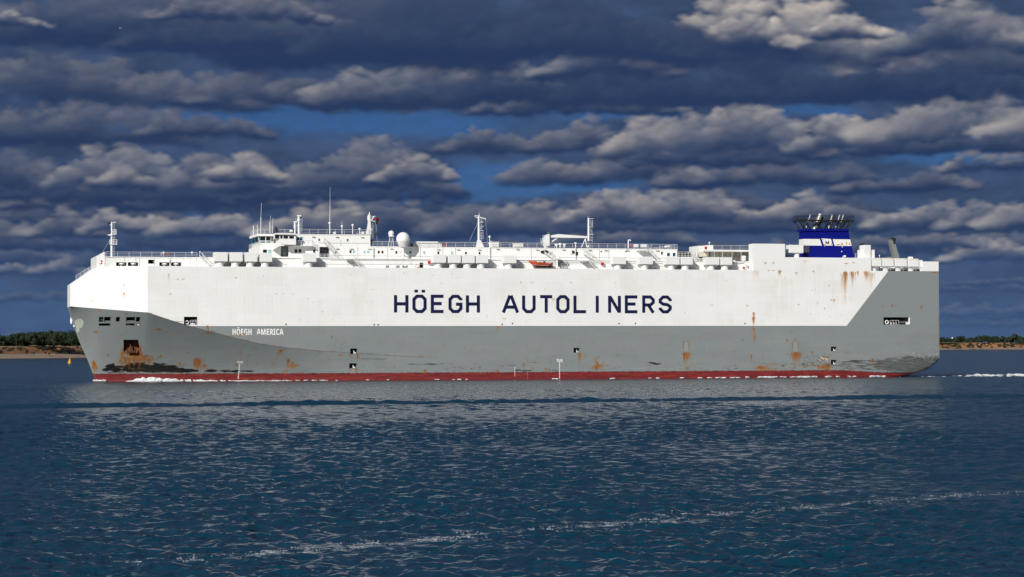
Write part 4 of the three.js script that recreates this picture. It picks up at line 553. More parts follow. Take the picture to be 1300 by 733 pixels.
{ // signal mast: a tall tapered plate with spreaders, ladder and halyard
  const z = 6, q = (px, py) => S(px, py, z);
  const m = part('signal_mast', [plate([q(464.6, 297.6), q(471, 297.6), q(470.2, 284), q(469.6, 272.5), q(467.4, 272.5), q(467, 284)], z - .35, z + .35), bar(q(468.8, 273), q(469, 269.4), .12), bar(q(467.4, 280), q(467.4, 273.5), .1)], M.whiteTrim, ship);
  partEach('spreader', [bar(q(468.6, 284), q(474.6, 275.4), .13), bar(q(470, 276), q(476.5, 274.6), .08), bar(q(469, 279.5), q(475.5, 281.5), .1), bar(q(466.8, 274), q(466.8, 280), .08), bx(q(470, 290).x, q(473.4, 290).x, q(470, 291.6).y, q(470, 291).y, z - .3, z + .3)], M.whiteTrim, m);
  part('ladder', [...ladder(q(472, 290).x, q(470, 311).y, q(470, 283).y, z), ...cage(q(472, 290).x, q(470, 310).y, q(470, 285).y, z, .42)], M.rail, m);
  partEach('lamp', [q(471.6, 285.5), q(471.2, 305.5), q(472.8, 308.5)].map((p) => ball(p, .24, 8, 6)), M.dark, m);
  partEach('halyard', [bar(q(476.6, 283), q(478.6, 312), .02, 4), bar(q(477.4, 284), q(479.8, 312), .02, 4)], M.rail, m);
  part('halyard_post', bar(q(479, 314), q(479, 307.5), .11), M.whiteTrim, ship);
}
// satellite domes
{ const z = 10.6, c = S(511.7, 303.6, z), r = S(520.2, 303.6, z).x - c.x, d = part('satellite_dome', [new THREE.SphereGeometry(r, 36, 20, 0, 6.2832, 0, 1.95).translate(c.x, c.y, z)], std([.8, .8, .79], .4), ship);
  const y1 = c.y + r * Math.cos(1.95), y2 = S(511, 313.4, z).y; part('dome_skirt', new THREE.CylinderGeometry(r * .928, r * .62, y1 - y2, 32).translate(c.x, (y1 + y2) / 2, z), std([.6, .6, .58], .5), d);
  part('pedestal', [bar(V(c.x, TIER, z), V(c.x, y2 + .1, z), .26, 14), new THREE.CylinderGeometry(.9, .6, .2, 20).translate(c.x, y2 - .08, z)], M.whiteTrim, d);
  part('brace', [bar(S(502, 313.8, z - 1), S(511, 319.5, z), .07)], M.rail, d);
  const z2 = 7.5, e = S(496.6, 296.6, z2), s = part('small_dome', [new THREE.SphereGeometry(.66, 24, 14).translate(e.x, e.y, z2), new THREE.CylinderGeometry(.5, .62, .35, 18).translate(e.x, e.y - .5, z2)], std([.8, .8, .79], .4), ship);
  part('tripod', [bar(V(e.x - .2, e.y - .6, z2), V(e.x - .8, TIER2 + .1, z2 + .4), .09), bar(V(e.x + .3, e.y - .6, z2), V(e.x + .45, TIER2 + .1, z2 + .4), .08), bar(V(e.x, e.y - .6, z2), V(e.x, TIER2 + .1, z2 - .6), .07), bx(e.x - .6, e.x + .6, e.y - .72, e.y - .62, z2 - .5, z2 + .5), bar(V(e.x - .5, e.y - 1.7, z2 + .2), V(e.x + .4, e.y - 1.7, z2 + .2), .05)], M.rail, s); }
{ // name board on the roof rail
  const z = Z2 - .2, a = S(524.5, 308.6, z), b = S(559.5, 313.4, z), n = part('name_board', [bx(a.x, b.x, b.y, a.y, z - .08, z)], M.whiteTrim, ship);
  part('board_lamp_hood', bx(a.x + .8, S(556, 308, z).x, a.y + .02, a.y + .34, z - .2, z + .3, .05), M.whiteTrim, n);
  partEach('board_end', [bx(S(520.8, 310, z).x, a.x - .005, b.y, a.y, z - .3, z), bx(S(557.5, 310, z).x, b.x, b.y + .1, a.y, z + .002, z + .02)], M.black, n);
  const t = canvasTexture(1024, 128, (g, w, h) => { g.fillStyle = 'rgb(226,226,222)'; g.fillRect(0, 0, w, h); g.fillStyle = 'rgb(20,20,24)'; g.font = 'bold 100px sans-serif'; const m = g.measureText('HOEGH  AMERICA').width; g.save(); g.translate(10, 102); g.scale(1004 / m, 1.15); g.fillText('HOEGH  AMERICA', 0, 0); g.restore(); });
  const face = new THREE.BoxGeometry(b.x - a.x - .1, a.y - b.y - .06, .02); face.translate((a.x + b.x) / 2, (a.y + b.y) / 2, z + .012); face.userData.ownUV = true;
  { const uv = face.attributes.uv, p = face.attributes.position; for (let i = 0; i < uv.count; i++) uv.setXY(i, (p.getX(i) - a.x) / (b.x - a.x), (p.getY(i) - b.y) / (a.y - b.y)); }
  part('lettering', face, std('#ffffff', .6, { map: t }), n);
  part('fire_box', pb(564.6, 308.8, 567, 313.2, z - .4, z, .04), M.red, ship);
}
{ // midships mast with crosstree and caged ladder
  const z = 3, q = (px, py) => S(px, py, z), m = part('midships_mast', [plate([q(604.6, 314), q(613.8, 314), q(609.6, 305.4), q(606.2, 305.4)], z - .6, z + .6), bar(q(607.8, 306), q(607.6, 273), .27, 10, .17), bar(q(608.2, 273), q(608.2, 270.4), .05)], M.whiteTrim, ship);
  partEach('spreader', [bar(q(602.2, 274.6), q(609, 274), .12), bar(q(603.5, 276.5), q(608, 276.2), .08), bar(q(608, 275.5), q(616.4, 278.2), .13), bar(q(616.4, 277), q(616.4, 279.4), .07), bar(q(608, 285), q(612.4, 281), .06), bar(q(608, 291.4), q(613.4, 288.4), .06)], M.whiteTrim, m);
  part('ladder', [...ladder(q(610.4, 290).x, q(610, 306).y, q(610, 277).y, z), ...cage(q(611.6, 290).x, q(610, 303).y, q(610, 294).y, z, .42)], M.rail, m);
  partEach('mast_platform', [282.5, 287.5, 293].map((py) => bx(q(608.4, py).x, q(613.6, py).x, q(610, py).y - .05, q(610, py).y + .05, z - .4, z + .4)), M.rail, m);
  partEach('lamp', [q(606.6, 273), q(614, 283)].map((p) => ball(p, .22, 8, 6)), M.dark, m);
  partEach('stay', [bar(q(616.4, 279), q(619.5, 313), .018, 4), bar(q(606.5, 283), q(596, 306), .022, 4)], M.rail, m);
  part('lamp_post', [bar(S(621.6, 315, 6), S(621.6, 301.5, 6), .09), ball(S(621.6, 300.8, 6), .28, 10, 8), bar(S(619.5, 310, 6), S(624, 306, 6), .05)], M.whiteTrim, ship);
}
for (const [a, t, b, u] of [[624.2, 307.6, 633.6, 313.6], [654.2, 309, 664.4, 313.8]]) part('roof_locker', [pb(a, t, b, u, 5.5, 7.8, .06), pb(a - .6, t - .5, b + .4, t + .2, 5.4, 7.9, .05)], M.white, ship);
part('roof_vent', pb(558.8, 309.5, 561, 313.6, 5, 6.2, .05), M.whiteTrim, ship);
{ // stores crane lying along the roof in its rest
  const z = 6, q = (px, py) => S(px, py, z), c = part('deck_crane', [plate([q(690.6, 312.4), q(696.2, 312.4), q(696.2, 297.4), q(693.4, 298.4), q(690, 303.5)], z - 1, z + 1), new THREE.CylinderGeometry(.5, .6, .5, 16).translate(q(693.6, 313).x, q(693, 313).y, z)], M.whiteTrim, ship);
  part('jib', [plate([q(696, 301.8), q(745.6, 302.4), q(745.6, 300.2), q(722, 298.6), q(708.6, 297.4), q(699, 299)], z - .45, z + .45)], M.whiteTrim, c);
  part('luffing_cylinder', [bar(q(697, 309.5), q(708.4, 302), .15, 8)], M.whiteTrim, c);
  part('crane_platform', [...[[686.6, 303.2, 690, 308.4], [687.4, 306, 690.5, 311]].flatMap(([a, t, b, u]) => [bar(q(a, t), q(b, t), .04, 4), bar(q(a, u), q(b, u), .05, 4), bar(q(a, t), q(a, u), .04, 4)]), bar(q(689.4, 298.6), q(689.4, 303.4), .05, 4), bar(q(689.4, 298.6), q(693, 299.6), .04, 4)], M.rail, c);
  part('hoist_drum', [ball(q(696.6, 296.2), .34, 10, 8)], std([.03, .12, .07], .6), c);
  part('crane_rest', [bar(q(743.4, 302.4), q(744.8, 314), .12), bar(q(743, 303.5), q(738.6, 314), .1), bar(q(743, 300), q(743.4, 306), .2)], M.whiteTrim, ship);
  for (const [px, r] of [[706.6, .34], [711.2, .36], [716.6, .34]]) { const p = q(px, 314); part('mushroom_vent', [new THREE.CylinderGeometry(.15, .15, .5, 10).translate(p.x, p.y + .2, z), new THREE.CylinderGeometry(r, r * 1.1, .38, 14).translate(p.x, p.y + (px < 712 && px > 710 ? .75 : .55), z)], M.whiteTrim, ship); }
  { const p = S(730.8, 314, 7.4); part('mushroom_vent', [bar(V(p.x, TIER2, 7.4), V(p.x, p.y + .8, 7.4), .13), new THREE.CylinderGeometry(.26, .34, .3, 14).translate(p.x, p.y + .92, 7.4)], M.whiteTrim, ship); }
  // mast beside the rest, with caged ladder
  const y = 4, h = (px, py) => S(px, py, y), mm = part('after_mast', [bar(h(747.2, 315), h(747.2, 277), .24, 10, .19), bar(h(746.6, 278), h(746.6, 274.5), .03, 4)], M.whiteTrim, ship);
  part('ladder', [...ladder(h(750.4, 290).x, h(750, 315).y, h(750, 277).y, y, .5), ...[278, 288.5, 298].map((py) => bx(h(747.4, py).x, h(753, py).x, h(750, py).y - .04, h(750, py).y + .06, y - .4, y + .4)), bar(h(752.4, 278), h(752.4, 289), .04, 4), bar(h(749, 279), h(752.3, 288), .025, 4), bar(h(749, 290), h(752, 297), .025, 4), ...cage(h(750.4, 300).x, h(750, 312).y, h(750, 300).y, y, .4)], M.rail, mm);
  partEach('lamp', [h(752.6, 277.6), h(752.8, 288.4)].map((p) => ball(p, .3, 8, 6)), M.black, mm);
}
{ const z = 7, p = S(797.8, 315, z), t = S(797.8, 306.2, z); part('gooseneck_vent', [bar(p, t, .15, 10), new THREE.TorusGeometry(.26, .15, 8, 12, Math.PI).translate(t.x + .26, t.y, z)], M.whiteTrim, ship); part('fire_box', pb(800.6, 310.6, 803.2, 313.6, z - .4, z, .04), M.red, ship); part('liferaft_canister', [[805.4, 1], [815, 1.2]].map(([px, w]) => { const c = new THREE.CylinderGeometry(.4, .4, w, 12); c.rotateZ(Math.PI / 2); const q = S(px + 2, 312.4, z); c.translate(q.x, q.y, z); return c; }), M.whiteTrim, ship); part('deck_locker', pb(846, 311.6, 851.5, 314.6, 6, 7.6, .2), M.whiteTrim, ship); }
// outside platforms and stairs
for (const [a, b, t, s] of [[437, 449, 329, [447.6, 328.6, 460, 341]], [735.5, 748, 331.4, [746.4, 331, 757.6, 342.2]]]) { const p = S(a, t, 13.3), q = S(b, t, 13.3); part('gangway_platform', [bx(p.x, q.x, p.y - .1, p.y, Z1 + .29, 15.2), bar(V(p.x + .2, TOP, 15.1), V(p.x + .2, p.y, 15.1), .05, 4)], M.whiteTrim, ship); part('platform_grating', bx(p.x + .1, q.x - .1, p.y - .16, p.y - .11, Z1 + .3, 15.1), M.grey, ship); stair(...s, 15.1); }
{ const p = S(810.5, 317.6, Z2 + 2), q = S(823, 317.6, Z2 + 2); part('gangway_platform', [bx(p.x, q.x, p.y - .1, p.y, Z2 + .1, Z2 + 2.2), bar(V(p.x + .2, TIER, Z2 + 2), V(p.x + .2, p.y, Z2 + 2), .05, 4)], M.whiteTrim, ship); stair(821, 315.6, 836, 330.5, Z2 + 2); }
stair(411, 306.5, 429.5, 327.6, Z2 + 1.3); stair(692, 321, 707, 331.5, Z2 + 1.2, .5); stair(741, 322, 757, 331, Z2 + 1.2, .6);
partEach('boat_deck_pipe', [...[372, 440, 520].map((px) => bar(S(px, 337, 13.5), S(px, 330.6, 13.5), .04, 4)), bar(S(418, 328.8, 13.4), S(548, 329.8, 13.4), .06, 4), bar(S(640, 331.2, 13.4), S(850, 332.6, 13.4), .06, 4)], M.rail, ship);
// gear on deck between the ventilators
part('hose_box', pb(543.5, 331.4, 546.8, 335, Z1 + .3, Z1 + .8, .04), M.red, ship); part('hose_box', pb(763.5, 333.2, 767, 336.8, Z1 + .3, Z1 + .8, .04), M.red, ship);
for (const [a, t, b, u] of [[490, 338, 494.2, 339.9], [503, 338, 507.4, 340], [511, 338, 517.6, 340]]) part('mooring_bitts', [pb(a, t, b, u, 14.4, 15, .05), bar(S(a + 1, u, 14.7), S(a + 1, t - 1, 14.7), .14, 8), bar(S(b - 1, u, 14.7), S(b - 1, t - 1, 14.7), .14, 8)], M.grey, ship);
part('control_panel', [pb(708, 333, 710.2, 337.4, Z1 + .05, Z1 + .4)], std([.02, .1, .08], .5), lower);
{ // davit of the rescue boat and the rack of gas bottles behind it
  part('boat_davit', [bar(S(704, 336, 14.4), S(695, 331, 14.6), .14), bar(S(704, 337, 14.4), S(707.6, 341, 14.4), .17), bar(S(707.5, 341, 14.4), S(707.5, 328, 14.4), .2), bar(S(707.5, 329, 14.4), S(692.5, 320.5, 14.6), .05), bx(S(706.2, 330, 14.4).x, S(711, 330, 14.4).x, S(708, 329.8, 14.4).y, S(708, 327.6, 14.4).y, 14, 14.9, .06), bar(S(672.5, 335, 14.6), S(672.5, 331.5, 14.6), .05), bar(S(689, 335, 14.6), S(689, 331.5, 14.6), .05)], M.whiteTrim, ship);
  partEach('boat_cradle', [pb(680, 340, 700, 341.4, 14, 15.5), pb(697, 338, 700, 341, 14, 15), pb(680.6, 337.6, 682, 340.4, 14, 15)], M.dark, ship);
  partEach('gas_bottle', [713, 715, 717.4, 720].flatMap((px) => [bar(S(px, 341.4, 13.9), S(px, 337.4, 13.9), .15, 8), bar(S(px, 335.6, 13.6), S(px, 332.4, 13.6), .13, 8)]), M.grey, ship);
  part('winch', [pb(706, 325.8, 710.6, 329, 13.6, 14.6, .1), ball(S(708.6, 326, 14.2), .3, 8, 6)], M.whiteTrim, ship);
}
// open framework abaft the upper tier, with dark machinery behind
{
  const g = []; for (let i = 0; i <= 9; i++) { const px = 862 + i * 4; g.push(bar(S(px, 331, 9), S(px, 320, 9), .05, 4)); } for (const py of [320, 322, 324.5]) g.push(bar(S(861, py, 9), S(899, py, 9), .04, 4));
  part('deck_framework', g, M.rail, ship);
  partEach('tarpaulin', [pb(862.5, 319, 873.5, 327, 1, 4, .5), pb(873, 320.4, 881, 326, 1, 4, .4)], M.black, ship);
  part('machinery_box', [pb(862, 323.6, 881, 328.6, 4.5, 6, .1)], M.dark, ship);
  for (const px of [882.4, 884.8]) part('lashing_post', bar(S(px, 331.5, 10.2), S(px, 320, 10.2), .13), M.whiteTrim, ship);
  stair(880, 325, 884.5, 333, 11, .6);
  partEach('deck_pipe', [bar(S(881, 328.6, 11), S(900, 329.6, 11), .1), bar(S(884, 331.6, 12), S(898, 332.2, 12), .12), bar(S(886, 326, 11), S(888, 331, 11), .08)], M.whiteTrim, ship);
}
// after deckhouse with a covered gallery
{
  const x0 = S(887.2, 320, 9).x, x1 = S(957, 320, 9).x, ys = S(920, 317.6, 12).y;
  const h = part('after_deckhouse', [bx(S(902, 320, 7).x, x1, TIER, ys - .2, -7, 7), pb(887.4, 312.4, 897.6, 326, 3, 9.6)], M.beige, ship);
  part('stair_tower', [pb(887.4, 312.2, 897.4, 320.4, 3, 9.7), pb(897.8, 311.4, 905.4, 318, 3, 9.8)], M.white, ship);
  part('gallery_roof', [bx(S(896.5, 318, 12).x, x1 - .005, ys - .2, ys + .08, -12, 12, .05), bx(S(896.5, 318, 12).x, x1 - .01, ys - .36, ys - .21, 11.4, 11.95)], M.white, ship);
  part('life_jacket_box', [pb(895, 313.2, 897.6, 316.8, 9.71, 9.9)], M.red, ship);
  part('lamp_post', [bar(S(900.8, 312, 9), S(900.8, 309, 9), .05), ball(S(900.8, 308.4, 9), .22, 8, 6)], M.whiteTrim, ship);
  for (let i = 0; i < 7; i++) { const px = 904.4 + i * 6.9; win(h, px, 321, px + 4.4, 325.6, 7, std([.44, .42, .33], .4)); }
  partEach('gallery_post', [899, 907, 917.5, 929.6, 941].map((px) => bar(S(px, 331, 11.8), S(px, 318.6, 11.8), .06, 4)), M.rail, ship);
  railing([V(S(905.5, 317, 11.8).x, ys + .08, 11.8), V(x1 - .1, ys + .08, 11.8)], 1.0, 2.2);
  part('rope_reel', [new THREE.CylinderGeometry(.55, .55, 1.1, 16).translate(S(944.6, 331, 11.5).x, TIER + .75, 11.5)], M.whiteTrim, ship);
  part('deck_winch', [ball(S(932.4, 333, 13.4), .5, 10, 8), bar(S(934, 333.6, 13.4), S(944, 333, 13.4), .09), pb(947, 335, 950, 338, 13.4, 14)], M.rail, ship);
  part('beige_screen', [pb(931, 326.6, 941, 331.4, 7.2, 7.4)], std([.68, .58, .46], .7), ship);
  part('hatch', [pb(942.6, 339.4, 947, 341, Z1 + .3, Z1 + .6, .2)], M.black, ship);
}

/* ------------------------------------------------------------------ engine casing and funnel */
const rusty = std('#ffffff', 0.55, { map: hullMat[1].map });
function sheetUV(g) { const p = g.attributes.position, uv = new Float32Array(p.count * 2); for (let i = 0; i < p.count; i++) { uv[i * 2] = (p.getX(i) - 100) / 100; uv[i * 2 + 1] = (p.getY(i) + 1.5) / SHEET_H; } g.setAttribute('uv', new THREE.BufferAttribute(uv, 2)); g.userData.ownUV = true; return g; }
{
  const xa = S(957, 330, 16).x, xb = S(997, 320, 16).x, xc = S(1106, 327, 16).x, yA = S(975, 309.6, 16).y, yB = S(1050, 327.2, 16).y;
  partEach('engine_casing', [sheetUV(bx(xa, xb, TOP + .004, yA, 12.9, 16).toNonIndexed()), sheetUV(bx(xb + .002, xc, TOP + .004, yB, 12.6, 16).toNonIndexed())], rusty, ship);
  part('casing_deck', [bx(xb + .002, xc, yB - .4, yB - .2, -16, 12.59)], M.white, ship);
  part('casing_core', [bx(xa + 3, xc - 6, TIER - 2, yB - .41, -13, 12.5)], M.white, ship);
  railing([V(xb + .1, yB, 12.8), V(S(1003, 320, 12.8).x, yB, 12.8)], 1.1, 1);
  partEach('deck_gear', [pb(998, 324.6, 1002, 327, 13.4, 14.4, .1), ball(S(998.6, 325.4, 15), .22, 8, 6), ball(S(1001.8, 323.6, 15), .22, 8, 6), ball(S(1006.4, 325.4, 15), .22, 8, 6)], M.dark, ship);
  const a = S(1002.4, 311, 15), b = S(1020.4, 321.2, 15), v = part('ventilator', [bx(a.x, b.x, b.y, a.y, 12.8, 15, .06)], M.white, ship); part('pedestal', [new THREE.CylinderGeometry(.62, .62, b.y - yB, 16).translate(S(1011.6, 320, 14).x, (b.y + yB) / 2, 14), bx(S(1005, 320, 14).x, S(1018, 320, 14).x, b.y - .12, b.y - .01, 13, 14.8)], M.whiteTrim, v);
  part('louvre_panel', [pb(1021.4, 312, 1027.8, 320.8, 11.05, 11.3)], std([.05, .05, .075], .6), ship);
  // funnel with raked after edge; bands are plates standing just proud of it
  const z0 = 8.1, z1 = 11, q = (px, py) => S(px, py, z1), yb = yB - .2, xl = q(1020.9, 310).x;
  const at = (p, y) => V(p.x, y ?? p.y, 0), edge = (py) => mix(q(1077, 292).x, q(1085, 327).x, (py - 292) / 35);
  const fun = part('funnel', [plate([V(xl, yb, 0), V(edge(328), yb, 0), at(q(1077, 292)), V(xl, q(1021, 292).y, 0)], z0, z1)], M.blue, ship);
  part('funnel_cap', [plate([V(xl - .35, q(1021, 293.8).y, 0), at(q(1077.6, 293.8)), at(q(1076.8, 291)), V(xl - .35, q(1021, 291).y, 0)], z0 - .3, z1 + .3)], M.blue, fun);
  const bandMat = std([.76, .75, .71], .5), yt = q(1030, 303.6).y, yu = q(1030, 311.9).y, zz = [z1 + .002, z1 + .02];
  part('white_band', [plate([V(xl - .02, yu, 0), V(q(1043.6, 311.9).x, yu, 0), V(q(1041, 303.6).x, yt, 0), V(xl - .02, yt, 0)], z0 - .02, z1 + .02)], bandMat, fun);
  part('white_band', [plate([V(q(1059.8, 311.9).x, yu, 0), V(edge(311.9) - .02, yu, 0), V(edge(303.6) - .02, yt, 0), V(q(1057.4, 303.6).x, yt, 0)], ...zz)], bandMat, fun);
  const flag = part('house_flag', [plate([q(1047, 313), q(1047.6, 311.9), q(1057.4, 311.9), q(1055.2, 303.6), q(1043, 302.8)].map((p) => at(p)), ...zz)], bandMat, fun);
  const m = (px, py, w, h) => { const a2 = q(px, py), b2 = q(px + w, py + h); return bx(a2.x, b2.x, b2.y, a2.y, z1 + .021, z1 + .035); };
  part('emblem', [m(1048.2, 306, 1.1, 4.2), m(1051.6, 306, 1.1, 4.2), m(1049.35, 307.6, 2.2, 1.1)], M.navy, flag);
  const stain = (px, py, w, h, s) => { const r = rng(s), c2 = q(px, py), pts = []; for (let i = 0; i < 9; i++) { const a2 = i / 9 * 6.283, d = .6 + .6 * r(); pts.push(V(c2.x + Math.cos(a2) * w * d, c2.y + Math.sin(a2) * h * d, 0)); } return plate(pts, z1 + .021, z1 + .027); };
  partEach('rust_stain', [stain(1051, 309.3, .3, .2, 1), stain(1044.4, 304.4, .25, .15, 2), stain(1047.4, 311, .2, .25, 3), stain(1064, 310.6, .5, .18, 4), stain(1069, 310, .3, .3, 5), stain(1078.6, 310, .3, .25, 6), stain(1075, 309.4, .2, .4, 7), stain(1056, 310, .15, .3, 8)], std([.45, .25, .09], .8), fun);
  const peel = (px, py, w, h, s) => { const g = stain(px, py, w, h, s); g.translate(0, 0, -.019); return g; };
  partEach('paint_patch', [peel(1072.6, 325.4, .42, .3, 21), peel(1071, 326, .25, .3, 22), peel(1068.8, 319.4, .18, .14, 23), peel(1069.4, 313.6, .14, .18, 24)], bandMat, fun);
  partEach('funnel_seam', [pb(1055.4, 294, 1055.9, 303, z1, z1 + .03), pb(1021, 312.5, 1021.4, 326, z1, z1 + .03)], std([.004, .01, .11], .5), fun);
  // exhaust pipes and the platform round them
  const zm = 8.6, pq = (px, py, z = zm) => S(px, py, z), pipe = (a2, b2, c2, d2, r, z, mat) => { const p0 = pq(a2, b2, z), p1 = pq(c2, d2, z), n = part('exhaust_pipe', [bar(p0, p1, r, 14)], mat, fun), mo = new THREE.CylinderGeometry(r * .8, r * .8, .03, 14), dir = p1.clone().sub(p0).normalize(); mo.applyQuaternion(new THREE.Quaternion().setFromUnitVectors(V(0, 1, 0), dir)); mo.translate(p1.x + dir.x * .012, p1.y + dir.y * .012, z); part('pipe_mouth', mo, M.soot, n); };
  pipe(1022.6, 292, 1029.2, 272.8, .2, 10.2, M.steel); pipe(1034, 292, 1042, 272.4, .6, 9.8, M.steel); pipe(1051.4, 293, 1057, 273.2, .24, 10.3, M.steel); pipe(1053.8, 292, 1059, 273.6, .24, 8.9, M.soot); pipe(1060.4, 292, 1066.4, 273.2, .2, 10.2, M.steel); pipe(1065.2, 292, 1071.2, 273.2, .2, 10.2, M.steel); pipe(1038, 292, 1045, 275, .3, 8.7, M.soot);
  const pz0 = z0 - .9, pz1 = z1 + .9, L = S(1016.6, 280, pz1).x, R = S(1085.4, 280, pz1).x, yp = S(1046, 280, pz1).y, steelDark = std([.006, .006, .009], .7);
  const plat = part('funnel_platform', [bx(L, R, yp - .16, yp + .16, pz1 - .9, pz1), bx(L, R, yp - .1, yp + .14, pz0, pz0 + .9), bx(L, L + 1, yp - .1, yp + .14, pz0 + .9, pz1 - .9), bx(R - 1, R, yp - .1, yp + .14, pz0 + .9, pz1 - .9), ...[.3, .5, .7].map((f) => bx(mix(L, R, f) - .1, mix(L, R, f) + .1, yp - .1, yp + .05, pz0 + .9, pz1 - .9))], steelDark, fun);
  railing([V(L + .05, yp + .14, pz0 + .05), V(R - .05, yp + .14, pz0 + .05), V(R - .05, yp + .14, pz1 - .05), V(L + .05, yp + .14, pz1 - .05)], 1.0, 1.0, 'platform_railing', steelDark, fun, true);
  const yc = q(1030, 291).y, Lc = xl - .2, Rc = q(1076, 291).x, strut = [];
  for (const [zt, zb] of [[pz1 - .1, z1 + .1], [pz0 + .1, z0 - .1]]) { for (const [ta, ca] of [[.01, .06], [.03, .02], [.12, .14], [.99, .94], [.96, .9], [.9, .97], [.2, .3], [.42, .32], [.44, .55], [.66, .58], [.68, .76], [.86, .78]]) strut.push(bar(V(mix(Lc, Rc, ca), yc, zb), V(mix(L, R, ta), yp - .1, zt), .11, 5)); }
  partEach('platform_strut', strut, steelDark, fun);
}

/* ------------------------------------------------------------------ stern gear */
{
  part('stern_bulwark', [sheetUV(bx(S(1171.5, 340, 15.99).x, 199.98, TOP + .004, S(1185, 332.2, 15.99).y, 15.75, 15.99).toNonIndexed())].map((g) => { delete g.userData.ownUV; return g; }), M.white, ship);
  part('transom_bulwark', bx(199.6, 199.97, TOP + .004, S(1185, 332.2, 15.99).y, -15.9, 15.74), M.white, ship);
  const yb = S(1110, 344.2, 15.8).y;
  for (const [a, b, t, u] of [[1107, 1119.7, 327.6, 338.2], [1121.1, 1135.2, 327.8, 338.3], [1136.8, 1151.8, 328, 338.4], [1153.4, 1167, 328.6, 338.7]]) {
    const p = S(a, t, 15.8), q = S(b, u, 15.8), cx = mix(p.x, q.x, .42), v = part('ventilator', bx(p.x, q.x, q.y, p.y, 13.4, 15.8, .06), M.white, ship);
    part('pedestal', [new THREE.CylinderGeometry(.66, .66, q.y - TOP, 18).translate(cx, (q.y + TOP) / 2, 14.6)], M.whiteTrim, v); partEach('bracket', [plate([V(q.x - .8, q.y - .02, 0), V(q.x - .2, q.y - .02, 0), V(q.x - .9, q.y - .7, 0)], 14.9, 14.98)], M.whiteTrim, v);
    partEach('rust_edge', [bx(q.x - .35 - .3 * (a % 2), q.x - .06, p.y - .34, p.y - .05, 15.8, 15.806), bx(p.x + .1, q.x - .4, p.y - .14, p.y - .06, 15.8, 15.805)], std([.66, .54, .4], .7), v);
  }
  partEach('stern_locker', [pb(1167.4, 330.4, 1171.8, 340, 13.6, 15.6, .05), pb(1155, 326, 1160, 328.8, 13.8, 15, .2)], M.white, ship);
  part('capstan', [bar(S(1158.6, 328, 14.4), S(1158.6, 324.8, 14.4), .22, 10, .12)], M.black, ship);
  part('mooring_winch', [...[1111, 1116, 1127, 1132, 1144, 1149, 1162].map((px, i) => ball(S(px, 342.6, 13), .42, 10, 8)), bar(S(1108, 342, 12.8), S(1166, 342.6, 12.8), .16), bx(S(1107, 344, 12).x, S(1168, 344, 12).x, TOP, TOP + .8, 9, 12)], M.dark, ship);
  part('hose_box', pb(1149.4, 341.4, 1152.2, 343.8, 13.1, 13.4), M.red, ship);
  // tall ventilation trunk with side boxes abaft the casing
  partEach('vent_trunk', [pb(1097.2, 311.2, 1105.9, 327.6, 12.7, 15.2, .05), pb(1093, 317.4, 1097.1, 327.6, 12.9, 14.8, .05), pb(1106, 317.2, 1111, 327.8, 12.9, 14.8, .05), pb(1099, 327, 1106, 338, 12.4, 12.59)], M.white, ship);
  railing([V(S(1086, 327, 12.8).x, S(1050, 327.2, 16).y, 12.8), V(S(1093, 327, 12.8).x, S(1050, 327.2, 16).y, 12.8)], 1.1, .9);
  railing([V(S(1107, 344, 15.9).x, TOP, 15.85), V(S(1171, 344, 15.9).x, TOP, 15.85)], .95, 1.6);
  // two raked posts that lift the stern ramp: tapering box girders, bent towards the bow, with a sheave at the head
  for (const [a, b, c, d, e, f, py0, z] of [[1134.6, 1141.4, 1129.8, 1135.2, 303.4, 311, 329, 6], [1089.6, 1094, 1091.4, 1095.6, 310.6, 315, 329, -8]]) {
    const q = (px, py) => S(px, py, z), p = part('ramp_post', plate([q(a, py0), q(b, py0), q(d + .6, f), q(d, e + 2), q(mix(c, d, .7), e), q(c, e + 1.6), q(c + .4, f)], z - .7, z + .7), M.olive, ship);
    part('sheave', [bar(q(mix(c, d, .75), e + 1.2).setZ(z - .5), q(mix(c, d, .75), e + 1.2).setZ(z + .8), .5, 14), bar(q(mix(c, d, .8), e + 5).setZ(z - .5), q(mix(c, d, .8), e + 5).setZ(z + .78), .3, 12), bar(q(mix(c, d, .6), e + .4), q(mix(c, d, .75), e - .8), .12)], M.black, p);
    part('web_plate', plate([q(mix(a, b, .45), py0), q(b - .4, py0), q(d, f + 1), q(mix(c, d, .6), f)], z + .7, z + .74), M.grey, p);
  }
  part('post_foot', [pb(1127, 326.4, 1134, 330, 4, 7, .1)], M.olive, ship);
  part('deck_post', [bar(S(1116.8, 328, 14), S(1116.8, 325, 14), .05), ball(S(1116.8, 324.6, 14), .16, 8, 6)], M.whiteTrim, ship);
}

/* ------------------------------------------------------------------ sea */
const shipTurn = (p) => p.applyAxisAngle(V(0, 1, 0), YAW).add(SHIP_AT);           // ship's metres to world
const onWater = (px, py) => { const c = Math.cos(ROLL), s = Math.sin(ROLL), u = px - 650, v = 366.5 - py, a = u * c + v * s, b = -u * s + v * c, d = V(a, b * Math.cos(PITCH) + FOCAL * Math.sin(PITCH), -(FOCAL * Math.cos(PITCH) - b * Math.sin(PITCH))); return V(0, EYE, 0).addScaledVector(d, -EYE / d.y); };
const WAVES = (() => { // a short wind chop from the left, in many short-crested trains
  const r = rng(404), out = [];
  for (let i = 0; i < 86; i++) {
    const t = i / 85, L = 0.34 * Math.pow(16, t) * (0.9 + .2 * r()), k = 2 * Math.PI / L, spread = (r() + r() - 1) * 1.9, dir = -1.35 + spread;
    out.push({ kx: k * Math.cos(dir), kz: k * Math.sin(dir), L, a: CHOP * (L < 2 ? L : 2 * Math.pow(2 / L, .35)) * (.6 + .8 * r()), p: r() * 6.283 });
  }
  return out;
})();
